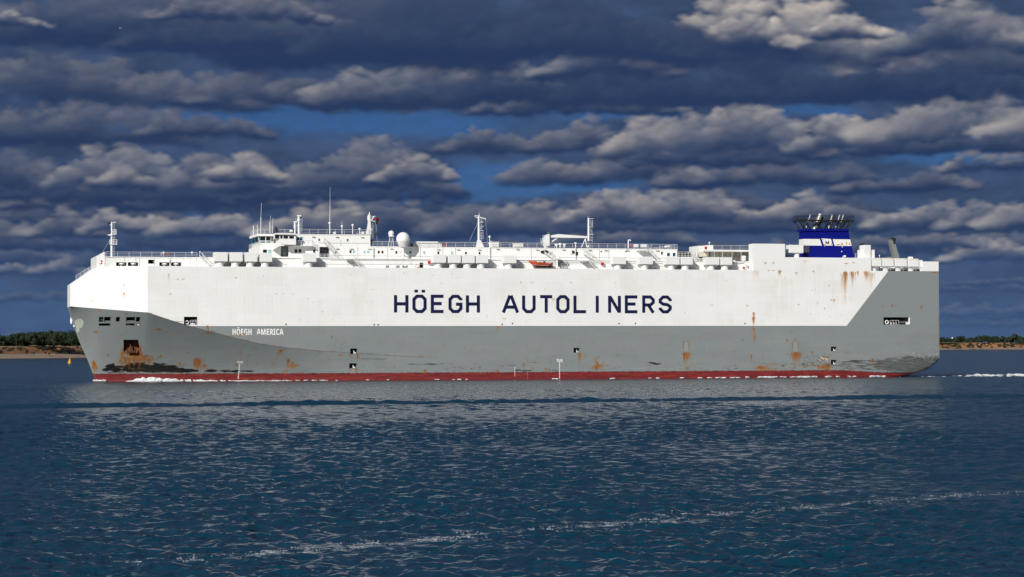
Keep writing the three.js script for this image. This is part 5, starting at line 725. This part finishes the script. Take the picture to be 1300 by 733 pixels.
const line = (ax, ay, bx2, by) => { const a = onWater(ax, ay), b = onWater(bx2, by), d = b.clone().sub(a); d.y = 0; const l = d.length(); d.divideScalar(l); return { a, d, n: V(-d.z, 0, d.x), l }; };
const ridge = line(0, 517, 1300, 503.5), slick = line(150, 719, 900, 655), slick2 = line(900, 655, 1300, 624);
const across = (q, x, z) => (x - q.a.x) * q.n.x + (z - q.a.z) * q.n.z, along = (q, x, z) => (x - q.a.x) * q.d.x + (z - q.a.z) * q.d.z;
function seaHeight(x, z, cell) {
  let y = 0;
  const gust = 0.84 + 0.5 * noise(x / 34, z / 70) + .3 * noise(x / 9 + 5, z / 21);
  for (const w of WAVES) { if (w.L < cell * 2.2) continue; const f = w.L < cell * 4 ? (w.L / cell - 2.2) / 1.8 : 1; const s = Math.sin(w.kx * x + w.kz * z + w.p); y += w.a * f * (s + .22 * (1 - 2 * Math.abs(s)) * -1); }
  const s1 = across(slick, x, z), s2 = across(slick2, x, z), t1 = along(slick, x, z), inSlick = t1 < slick.l ? s1 : s2;
  const oiled = Math.exp(-(((inSlick + 1.2 * noise(x / 5, z / 9)) / 1.5) ** 2)) * smooth(-2, 6, t1) * smooth(-.9, .1, noise(x / 3, z / 6 + 4));
  y *= gust * (1 - .72 * oiled);
  // wake of an earlier vessel: one long smooth swell, and a choppier trail nearer the shore
  const al = along(ridge, x, z), r = across(ridge, x, z) + 1.8 * noise(al / 24, 2) + .5 * noise(al / 5, 6); y += (.36 + .16 * noise(al / 16, 9)) * Math.exp(-((r / 1.7) ** 2)) - .2 * Math.exp(-(((r - 5) / 3) ** 2)) - .2 * Math.exp(-(((r + 5) / 3) ** 2));
  return y;
}
const waterBump = (() => { // periodic ripples, 16 m square
  const N = 1024, h = new Float32Array(N * N), r = rng(99), comps = [];
  for (let i = 0; i < 150; i++) { const k = 9 * Math.pow(17, r()), a = -1.4 + (r() + r() - 1) * 1.9, kx = Math.round(k * Math.cos(a)), ky = Math.round(k * Math.sin(a)); const q = Math.hypot(kx, ky) || 1; comps.push([kx, ky, Math.pow(q, -1.0), r() * 6.283]); }
  const T = new Float32Array(N); for (let i = 0; i < N; i++) T[i] = Math.sin(i / N * 6.2831853);
  let lo = 1e9, hi = -1e9;
  for (const [kx, ky, a, p] of comps) { const p0 = Math.round(p / 6.2831853 * N); for (let j = 0; j < N; j++) for (let i = 0; i < N; i++) { const s = T[(((kx * i + ky * j + p0) % N) + N) % N]; h[j * N + i] += a * (s - .3 * Math.abs(s)); } }
  for (const v of h) { lo = Math.min(lo, v); hi = Math.max(hi, v); }
  const d = new Uint8Array(N * N * 4); for (let i = 0; i < N * N; i++) { const v = Math.round((h[i] - lo) / (hi - lo) * 255); d[i * 4] = d[i * 4 + 1] = d[i * 4 + 2] = v; d[i * 4 + 3] = 255; }
  const t = new THREE.DataTexture(d, N, N); t.wrapS = t.wrapT = THREE.RepeatWrapping; t.magFilter = THREE.LinearFilter; t.minFilter = THREE.LinearFilter; t.needsUpdate = true; return t;
})();
const seaMat = new THREE.MeshPhysicalMaterial({ color: new THREE.Color().setRGB(...SEA_COLOUR), roughness: 0.15, ior: 1.333, bumpMap: waterBump, bumpScale: SEA_BUMP });
{
  const radii = [0]; for (let r = 6; r < 46; r *= 1.06) radii.push(r); for (let r = 46; r < 560; r *= 1.0019) radii.push(r); for (let r = 560; r < 30000; r *= 1.045) radii.push(r);
  const angles = []; for (let i = 0; i <= 360; i++) angles.push(mix(-.262, .262, i / 360)); for (let a = .275; a < 2 * Math.PI - .262 - .005; a += Math.min(.16, .008 + (Math.min(a, 2 * Math.PI - a) - .262) * .12)) angles.push(a); angles.push(2 * Math.PI - .262);
  const A = angles.length, pos = new Float32Array(radii.length * A * 3), uv = new Float32Array(radii.length * A * 2), idx = [];
  for (let i = 0; i < radii.length; i++) for (let j = 0; j < A; j++) {
    const r = radii[i], a = angles[j], x = r * Math.sin(a), z = -r * Math.cos(a), k = i * A + j, inView = j <= 360;
    const cell = i ? Math.max(r - radii[i - 1], inView ? r * .0013 : r * .05) : 5;
    pos[k * 3] = x; pos[k * 3 + 1] = cell > 9 ? 0 : seaHeight(x, z, cell) * smooth(30000, 3000, r); pos[k * 3 + 2] = z; uv[k * 2] = x / 16; uv[k * 2 + 1] = z / 16;
    if (i && j) { const p = k - A; idx.push(p - 1, p, k, p - 1, k, k - 1); }
  }
  const g = new THREE.BufferGeometry(); g.setAttribute('position', new THREE.BufferAttribute(pos, 3)); g.setAttribute('uv', new THREE.BufferAttribute(uv, 2)); g.setIndex(idx); g.computeVertexNormals();
  const n = g.attributes.normal; if (n.getY(A * 20 + 5) < 0) { for (let i = 0; i < idx.length; i += 3) [idx[i], idx[i + 1]] = [idx[i + 1], idx[i]]; g.setIndex(idx); g.computeVertexNormals(); }
  const sea = new THREE.Mesh(g, seaMat); sea.name = 'sea'; sea.receiveShadow = true; scene.add(sea); tag(sea, 'dark blue rippled sea under the ship', 'sea', null, 'structure');
}
// foam: lumpy heaps of white water built from many small blobs lying on the surface
const foamMat = std([.7, .73, .74], .9);
function foamHeap(name, label, make) {
  const g = [], p = [], v = new THREE.IcosahedronGeometry(1, 1), q = v.attributes.position; make((x, y, z, sx, sy, sz, r) => { for (let i = 0; i < q.count; i++) { const wob = 1 + .3 * noise(q.getX(i) * 1.4 + x * 3.1, q.getY(i) * 1.4 + z * 2.3 + q.getZ(i)); p.push(x + q.getX(i) * sx * wob, y + q.getY(i) * sy * wob, z + q.getZ(i) * sz * wob); } });
  const b = new THREE.BufferGeometry(); b.setAttribute('position', new THREE.Float32BufferAttribute(p, 3)); b.computeVertexNormals(); b.setAttribute('uv', new THREE.Float32BufferAttribute(new Float32Array(p.length / 3 * 2), 2));
  const m = new THREE.Mesh(b, foamMat); m.name = name; m.castShadow = m.receiveShadow = true; scene.add(m); tag(m, label, 'foam', null, 'stuff'); return m;
}
{
  const r = rng(61), waterZ = (x) => breadth(x, .2);
  foamHeap('bow_wave_foam', 'white bow wave curling along the red waterline behind the stem', (blob) => {
    const put = (x, y, off, s, flat = .6) => { const w = shipTurn(V(x, y, waterZ(x) + off)); blob(w.x, w.y, w.z, s * 1.5, s * flat, s); };
    const crest = table([[12.5, 0], [14, .35], [15.6, .95], [17.5, 1.3], [19.5, 1.1], [22.5, .72], [26, .5], [31, .34], [38, .2], [48, .08]]);
    for (let i = 0; i < 3300; i++) { const x = 12 + 36 * r() ** 1.5, h = crest(x) * (.75 + .5 * noise(x * .9, 5)); if (h < .05 || (x > 24 && noise(x * .7, 2) < -.25)) continue; const u = r(); put(x, h * u * (1 - .25 * r()), .15 + (1 - u) * (1.6 + .02 * x) * (.4 + r() * .7), .04 + .15 * r() * h, .6); }
    for (let i = 0; i < 150; i++) put(6 + 2.6 * r() ** 1.4, .1 + .3 * r() * r(), .1 + r() * .5, .04 + .1 * r());
    for (let i = 0; i < 1100; i++) { const x = 26 + 32 * r(), n = noise(x * .6, 4); if (n < .05) continue; put(x, .08 + .12 * r(), .1 + r() * 1.6, .04 + .12 * r(), .4); }
  });
  foamHeap('waterline_foam', 'broken white foam flecks washing along the hull amidships and aft', (blob) => {
    for (let i = 0; i < 2600; i++) { const x = 58 + 128 * r(), n = noise(x * .22, 9) + .6 * noise(x * .9, 2) + (x > 140 ? .3 : 0); if (n < .34) continue; const w = shipTurn(V(x, .1 + .1 * r() * (x > 150 ? 2.4 : 1), waterZ(x) + .05 + r() * (x > 150 ? 1.6 : .7))), s = .05 + .13 * r(); blob(w.x, w.y, w.z, s * 2.2, s * .5, s); }
  });
  foamHeap('stern_wake_foam', 'white wake water trailing to the right of the stern', (blob) => {
    for (let i = 0; i < 9000; i++) { const x = 190 + 100 * r() ** 1.2, zz = (r() + r() - 1) * (13 + (x - 190) * .12) + 4, n = noise(x * .22, zz * .2) + .55 * noise(x * .9, zz * .7) + .3 * noise(x * 2.3, zz * 2); if (n < .3) continue; const churn = smooth(204, 214, x) * (1 - .6 * smooth(240, 290, x)), w = shipTurn(V(x, .05 + 0.4 * churn * r() ** 3 * Math.min(1, n), zz)), s = (.03 + .09 * r()) * (1 + .6 * churn); blob(w.x, w.y, w.z, s * 2, s * .55, s); }
    for (let i = 0; i < 420; i++) { const x = 160 + 36 * r(); if (noise(x * .5, 7) < 0) continue; const w = shipTurn(V(x, .12 + .2 * r(), 15.2 - (x - 160) * .16 + r() * 1.8)), s = .05 + .12 * r(); blob(w.x, w.y, w.z, s * 2.4, s * .5, s); }
  });
  foamHeap('trail_foam', 'faint broken trail of foam flecks lying on the near water', (blob) => {
    for (const [q, n0, wid] of [[slick, 4400, 1.0], [slick2, 1700, .9]]) for (let i = 0; i < n0; i++) { const t = r() * q.l, o = (r() + r() + r() - 1.5) * wid * 1.3 + 1.2 * noise(t / 7, 3), x = q.a.x + q.d.x * t + q.n.x * o, z = q.a.z + q.d.z * t + q.n.z * o; if (noise(x * .8, z * .5) * .6 + .6 * noise(x * 2.2, z * 1.4) < .06) continue; const s = .004 + .0125 * r() * r(); blob(x, seaHeight(x, z, .25) + .004, z, s * 2.4, s * .45, s * 1.2); }
  });
}

/* ------------------------------------------------------------------ far shore: sand, a low earth cliff, grass and woods */
const shoreMat = (c, rough = .9) => std(c, rough, { map: earthTex });
const earthTex = canvasTexture(512, 512, (g, w, h) => { const im = g.createImageData(w, h); for (let j = 0; j < h; j++) for (let i = 0; i < w; i++) { const v = 205 + 60 * fbm(i / 26, j / 26, 4) + 24 * fbm(i / 5, j / 5, 2), o = (j * w + i) * 4; im.data[o] = v; im.data[o + 1] = v * .98; im.data[o + 2] = v * .95; im.data[o + 3] = 255; } g.putImageData(im, 0, 0); });
earthTex.wrapS = earthTex.wrapT = THREE.RepeatWrapping;
const coast = (() => { const a = onWater(-60, 457.4), b = onWater(130, 455.5), c = onWater(1190, 444.8), d = onWater(1330, 444.6); const ext = a.clone().add(a.clone().sub(b).multiplyScalar(1.6)), out = d.clone().add(d.clone().sub(c).multiplyScalar(1.8)); return new THREE.CatmullRomCurve3([ext, a, b, onWater(480, 451.2), onWater(860, 447.3), c, d, out].sort((p, q) => p.x - q.x)); })();
function ribbon(name, label, category, mat, profile, kind = 'structure', steps = 900) { // profile(t, x) gives [inland, height] pairs
  const pts = coast.getSpacedPoints(steps), pos = [], uv = [], idx = []; let m = 0;
  pts.forEach((p, i) => { const q = pts[Math.min(i + 1, steps)].clone().sub(pts[Math.max(i - 1, 0)]).setY(0).normalize(), n = V(q.z, 0, -q.x); if (n.z > 0) n.negate(); const prof = profile(p.x, i); m = prof.length; prof.forEach(([d, y], k) => { pos.push(p.x + n.x * d, y, p.z + n.z * d); uv.push(i * coast.getLength() / steps / 40, (d + y * 2) / 40); if (i && k) { const c = i * m + k; idx.push(c - m - 1, c - 1, c, c - m - 1, c, c - m); } }); });
  const g = new THREE.BufferGeometry(); g.setAttribute('position', new THREE.Float32BufferAttribute(pos, 3)); g.setAttribute('uv', new THREE.Float32BufferAttribute(uv, 2)); g.setIndex(idx); g.computeVertexNormals();
  const o = new THREE.Mesh(g, mat); o.name = name; o.castShadow = o.receiveShadow = true; scene.add(o); tag(o, label, category, null, kind); return o;
}
const farness = (x) => smooth(-300, 800, x);                        // left end near and low, right end far and higher
const beachTop = (x) => mix(3.1, 3.6, farness(x)), cliffTop = (x) => mix(8.3, 11.6, farness(x)) + mix(.25, 1.3, farness(x)) * noise(x / mix(14, 55, farness(x)), 4), gully = (x) => 1.5 * Math.max(0, noise(x / mix(9, 40, farness(x)) + 7, 12)) ** 1.3 * mix(1, 2.2, farness(x));
ribbon('tide_flat', 'dark wet sand flat at the foot of the far beach', 'shore', shoreMat([.05, .05, .052], .6), (x) => [[-30, -.6], [0, .1], [60, .62]]);
ribbon('beach', 'pale sand beach along the far shore', 'beach', shoreMat([.42, .32, .23]), (x) => [[30, .28], [62, 1.3], [90, beachTop(x) - .5], [110, beachTop(x) + .2], [114, beachTop(x) + .2]]);
ribbon('cliff', 'low crumbling orange earth cliff along the far shore', 'cliff', shoreMat([.36, .17, .07]), (x) => { const g = gully(x), t = cliffTop(x), b = beachTop(x); return [[106, b - .4], [110 + 5 * noise(x / 11, 1) + 8 * g, b + .25 * (t - b)], [113 + 6 * noise(x / 8, 5) + 14 * g, mix(b, t, .6)], [117 + 4 * noise(x / 6, 8) + 18 * g, t - .5 - g * 1.4], [124 + 16 * g, t - g * .8], [140, t]]; }, 'structure', 1800);
ribbon('field', 'strip of dry yellow grass on top of the far cliff', 'field', shoreMat([.32, .26, .11]), (x) => [[123, cliffTop(x) - .3], [127, cliffTop(x) + .25], [175, cliffTop(x) + mix(1.1, .5, farness(x))], [900, cliffTop(x) + mix(4, 1, farness(x))]]);
const leafMat = std('#ffffff', .9, { vertexColors: true });
function foliage(name, parent, list, seed, mat = leafMat) { // leaf clumps spread through each crown, as bent flakes
  const r = rng(seed), pos = [], nor = [], col = [], add = (x, y, z, s, c, nx, ny, nz) => { const a = r() * 6.28, t = V(Math.cos(a), (r() - .5) * .9, Math.sin(a)).normalize(), n = V(nx, ny, nz).add(V(r() - .5, r() - .5, r() - .5).multiplyScalar(.9)).normalize(), u = t.clone().sub(n.clone().multiplyScalar(t.dot(n))).normalize(), w = n.clone().cross(u); for (const [p, q] of [[-1, -.5], [1, -.4], [.1, 1]]) { pos.push(x + (u.x * p + w.x * q) * s, y + (u.y * p + w.y * q) * s, z + (u.z * p + w.z * q) * s); nor.push(n.x, n.y, n.z); col.push(...c); } };
  for (const [cx, cy, cz, rx, ry, n, s, tone] of list) {
    const lobes = Array.from({ length: 7 }, () => { const a = r() * 6.28, d = .35 + .4 * r(); return [Math.cos(a) * d, (r() - .35) * 1.0, Math.sin(a) * d, .38 + .26 * r()]; });
    for (let i = 0; i < n; i++) { const l = lobes[i % 7], u = r() * 2 - 1, a = r() * 6.28, q = Math.sqrt(1 - u * u), d = l[3] * (.72 + .3 * r()), vx = q * Math.cos(a), vy = u, vz = q * Math.sin(a), k = .75 + .5 * r(); add(cx + (l[0] + vx * d) * rx, cy + (l[1] + vy * d) * ry, cz + (l[2] + vz * d) * rx, s * (.6 + .8 * r()), tone.map((c) => c * k), vx, vy, vz); }
  }
  const g = new THREE.BufferGeometry(); g.setAttribute('position', new THREE.Float32BufferAttribute(pos, 3)); g.setAttribute('normal', new THREE.Float32BufferAttribute(nor, 3)); g.setAttribute('color', new THREE.Float32BufferAttribute(col, 3)); g.setAttribute('uv', new THREE.Float32BufferAttribute(new Float32Array(pos.length / 3 * 2), 2));
  const m = new THREE.Mesh(g, mat); m.name = name; m.castShadow = m.receiveShadow = true; parent.add(m); return m;
}
const GREENS = [[.009, .021, .006], [.015, .028, .007], [.008, .018, .006], [.02, .031, .008], [.011, .023, .009]];
const inland = (px, py, d) => { const p = onWater(px, py); return p.multiplyScalar((p.length() + d) / p.length()).setY(0); };
{
  const r = rng(818), left = [], rightL = [], scrub = [];
  for (let row = 0; row < 3; row++) for (let px = -160; px < 150; px += 9 + 6 * r()) { const p = inland(px + 4 * r(), 456.2, 190 + row * 14), x = p.x, topPx = mix(424.5, 421.2, smooth(0, 80, px)) + 2.2 * noise(px / 13, 3 + row) - (px < 6 ? -3 : 0), top = EYE + (442.3 - topPx) / FOCAL * -p.z, b = cliffTop(x) + 1, h = top - b, rx = 4.2 + 2.4 * r(); left.push([p.x, b + h * .46, p.z, rx, h * .56, 1000, .55, GREENS[Math.floor(r() * 5)]]); }
  for (let px = -160; px < 150; px += 5) { const p = inland(px, 456.2, 232 + 10 * r()), b = cliffTop(p.x) + 1.2; left.push([p.x, b + 1.6, p.z, 4.4, 3, 420, .55, GREENS[2]]); }
  tag(foliage('woodland', scene, left, 91), 'dark green wood above the cliff on the left shore', 'woodland', null, 'stuff');
  for (let row = 0; row < 2; row++) for (let px = 1150; px < 1440; px += 5 + 4 * r()) { const p = inland(px, 444.8, 250 + row * 60), b = cliffTop(p.x) + .2, h = 7.4 + 3.4 * r() + 2.2 * noise(px / 17, 6); rightL.push([p.x, b + h * .4, p.z, 6 + 4.5 * r(), h * .64, 460, 1.0, GREENS[Math.floor(r() * 5)].map((c) => c * 1.15)]); }
  tag(foliage('far_woodland', scene, rightL, 92), 'low band of green woods above the orange cliff on the right shore', 'woodland', null, 'stuff');
  for (let i = 0; i < 420; i++) { const near = r() < .4, px = near ? -40 + 170 * r() : 1185 + 140 * r(), u = r(), p = inland(px, near ? 456.2 : 444.8, 101 + 13 * u), b = beachTop(p.x), t = cliffTop(p.x), big = near ? 1 : 1.7; if (noise(px / (near ? 9 : 5), 3 + u) < -.12) continue; scrub.push([p.x, mix(b, t, .05 + u * .85), p.z, big * (.8 + 1.5 * r()), big * (.4 + .5 * r()), 60, near ? .32 : .6, [.02, .024, .01]]); }
  tag(foliage('cliff_scrub', scene, scrub, 93), 'tufts of dark scrub growing on the crumbling cliff face', 'scrub', null, 'stuff');
  const tp = inland(1288.5, 444.8, 240), b = cliffTop(tp.x) + 1, tree = base('broadleaf_tree', V(tp.x, b, tp.z)); tag(tree, 'tall dark broadleaf tree standing above the woods on the right shore', 'tree');
  part('trunk', [bar(V(0, -1, 0), V(.3, 6, 0), .55, 8, .3), bar(V(.2, 4, 0), V(2.4, 8, .4), .25, 6, .12), bar(V(.2, 4.4, 0), V(-2, 8.4, -.4), .25, 6, .12)], std([.06, .045, .03], .9), tree);
  foliage('crown', tree, [[0, 8.4, 0, 5.2, 5, 1500, .9, [.014, .03, .014]], [-4.5, 6, .5, 3, 3.4, 600, .9, [.02, .036, .014]]], 94);
  const wp = inland(1209.4, 444.8, 370), wb = cliffTop(wp.x) + 1, tower = base('white_tower', V(wp.x, wb, wp.z)); tag(tower, 'tiny white tower showing above the trees just right of the stern', 'tower');
  part('wall', [new THREE.CylinderGeometry(1.0, 1.3, 8, 12).translate(0, 4, 0)], M.whiteTrim, tower); part('cap', [new THREE.SphereGeometry(1.2, 14, 8, 0, 6.2832, 0, 1.571).translate(0, 8, 0)], M.whiteTrim, tower);
}

/* ------------------------------------------------------------------ loose things */
{ // yellow buoy
  const p = onWater(88.2, 461.8), b = base('navigation_buoy', p, .3); tag(b, 'small yellow navigation buoy floating left of the bow', 'buoy');
  const y = std([.62, .3, .012], .5); part('float', [new THREE.CylinderGeometry(.75, .95, 1.0, 20).translate(0, .35, 0), new THREE.TorusGeometry(.95, .12, 8, 24).rotateX(Math.PI / 2).translate(0, .2, 0)], y, b);
  part('tower', [new THREE.CylinderGeometry(.28, .62, 1.35, 12).translate(.06, 1.5, 0), ...[0, 1, 2, 3].map((k) => bar(V(.6 * Math.cos(k * 1.57), .85, .6 * Math.sin(k * 1.57)), V(.16 * Math.cos(k * 1.57) + .08, 2.3, .16 * Math.sin(k * 1.57)), .05, 5))], y, b);
  part('topmark', [bar(V(.08, 2.1, 0), V(.12, 2.7, 0), .09, 8), bar(V(-.2, 2.55, 0), V(.42, 3.05, 0), .07, 5), bar(V(-.2, 3.05, 0), V(.42, 2.55, 0), .07, 5)], y, b);
}
{ // orange rescue boat in its cradle
  const at = S(686, 337, 14.9), b = base('rescue_boat', shipTurn(V(at.x, 0, 0)).setY(0)); b.position.copy(shipTurn(V(at.x, at.y, 14.6))); b.rotation.y = YAW; tag(b, 'orange rescue boat in its cradle on the white deck amidships', 'rescue boat');
  const q = (px, py) => { const p = S(px, py, 14.9); return V(p.x - at.x, p.y - at.y, 0); }, pos = [], idx = [], st = [[672, 331.4, 333.2, .08], [675, 332.2, 335.6, .55], [679, 333.2, 338, .85], [684, 333.8, 339, .98], [690, 334.4, 339.2, 1], [695, 334.8, 339, .98], [700.2, 335.2, 338.4, .9]];
  st.forEach(([px, t, u, w], i) => { const a = q(px, t), c = q(px, u), ring = [[a.y, w], [mix(a.y, c.y, .35), w * 1.02], [mix(a.y, c.y, .75), w * .72], [c.y, .06], [c.y, -.06], [mix(a.y, c.y, .75), -w * .72], [mix(a.y, c.y, .35), -w * 1.02], [a.y, -w]]; for (const [y, z] of ring) pos.push(a.x, y, z); if (i) for (let k = 0; k < 8; k++) { const m = (k + 1) % 8, A = (i - 1) * 8, B = i * 8; idx.push(A + k, B + k, B + m, A + k, B + m, A + m); } }); for (let k = 1; k < 7; k++) { idx.push(0, k + 1, k); const B = (st.length - 1) * 8; idx.push(B, B + k, B + k + 1); }
  let g = new THREE.BufferGeometry(); g.setAttribute('position', new THREE.Float32BufferAttribute(pos, 3)); g.setIndex(idx); g = toCreasedNormals(g, .6); const hb = part('boat_hull', g, new THREE.MeshStandardMaterial({ color: M.orange.color, roughness: .45, side: THREE.DoubleSide }), b);
  part('fender', st.slice(1).flatMap(([px, t, , w], i) => { const [p0, t0, , w0] = st[i]; return [-1, 1].map((s) => bar(q(p0, t0 + .2).setZ(s * w0 * 1.02), q(px, t + .2).setZ(s * w * 1.02), .12, 8)); }), std([.5, .06, .012], .6), b);
  part('canopy', [bx(q(676, 333).x, q(681.5, 333).x, q(678, 335).y, q(678, 331.8).y, -.5, .5, .15)], std([.55, .1, .02], .5), b);
  part('console', [bx(q(690.5, 333).x, q(692.5, 333).x, q(691, 335).y, q(691, 331.6).y, -.3, .3, .08)], M.dark, b);
  part('outboard_motor', [bx(q(699.8, 333).x, q(702, 333).x, q(700, 337).y, q(700, 333.6).y, -.25, .25, .1), bar(q(701.4, 337), q(701.6, 340.6), .1, 8)], M.soot, b);
  part('grab_line', [q(677, 336), q(683, 337.2), q(689, 337.4), q(696, 337.2)].flatMap((p, i, a) => i ? [bar(a[i - 1].clone().setZ(.86), p.clone().setZ(.9), .03, 4)] : []), M.whiteTrim, b);
}
const ringBuoy = (px, py, z, label) => { const o = base('lifebuoy', shipTurn(S(px, py, z)), YAW), red = std([.5, .07, .03], .6); tag(o, label, 'lifebuoy', 'lifebuoys on the ship'); for (let k = 0; k < 8; k++) { const t = new THREE.TorusGeometry(.34, .09, 8, 5, Math.PI / 4); t.rotateZ(k * Math.PI / 4); part(k % 2 ? 'white_segment' : 'red_segment', t, k % 2 ? M.whiteTrim : red, o); } };
ringBuoy(529, 338, Z1 + .8, 'orange and white lifebuoy hanging below the satellite dome'); ringBuoy(944.8, 340.8, Z1 + 1, 'orange and white lifebuoy hanging on the deck by the engine casing');
{ const p = S(477.4, 281, 6), f = base('ensign', shipTurn(p), YAW + .35); tag(f, 'small red and black flag flying from the signal mast', 'flag');
  const cloth = (x0, x1, y0, y1, w) => { const g = new THREE.BoxGeometry(x1 - x0, y1 - y0, .03, 8, 6, 1), q = g.attributes.position; g.translate((x0 + x1) / 2, (y0 + y1) / 2, 0); for (let i = 0; i < q.count; i++) { const x = q.getX(i), y = q.getY(i); q.setZ(i, q.getZ(i) + .12 * Math.sin(x * 4 + y * 2)); q.setY(i, y - .12 * x + w * Math.sin(x * 3)); } g.computeVertexNormals(); return g; };
  part('red_cloth', cloth(-.35, .72, .05, .78, .05), std([.42, .01, .02], .8), f); part('black_cloth', cloth(-.1, .38, -.72, .6, .05).translate(0, 0, .1), std([.012, .012, .012], .8), f); part('yellow_cloth', cloth(-.22, -.11, -.5, .1, .03).translate(0, 0, .1), std([.4, .3, .06], .8), f); }
{ // a gull high up on the left
  const d = V((152 - 650) / FOCAL, (440.5 - 33) / FOCAL, -1).multiplyScalar(560).add(V(0, EYE, 0)), g = base('gull', d, .5); tag(g, 'pale gull gliding high in the dark clouds on the upper left', 'bird');
  const s = new THREE.SphereGeometry(.09, 12, 8); s.scale(2.4, 1, 1); const head = new THREE.SphereGeometry(.065, 10, 8).translate(-.25, .04, 0), tail = plate([V(.18, .02, 0), V(.42, .05, 0), V(.42, -.02, 0)], -.06, .06), bill = new THREE.ConeGeometry(.02, .1, 6).rotateZ(1.57).translate(-.35, .035, 0);
  const wing = (k) => { const sh = new THREE.Shape([[-.1, 0], [-.14, .32], [-.02, .72], [.08, .7], [.1, .3], [.12, 0]].map((p) => new THREE.Vector2(...p))), e = new THREE.ExtrudeGeometry(sh, { depth: .015, bevelEnabled: false }); e.rotateX(k * (Math.PI / 2 - .25)); return e; };
  part('body', [s, head, tail, bill], std([.75, .75, .74], .7), g); part('wing', wing(1), std([.6, .61, .62], .7), g); part('wing', wing(-1), std([.6, .61, .62], .7), g); }
scene.traverse((o) => { if (o.isMesh) { o.castShadow = o.receiveShadow = true; } });
renderer.render(scene, camera);
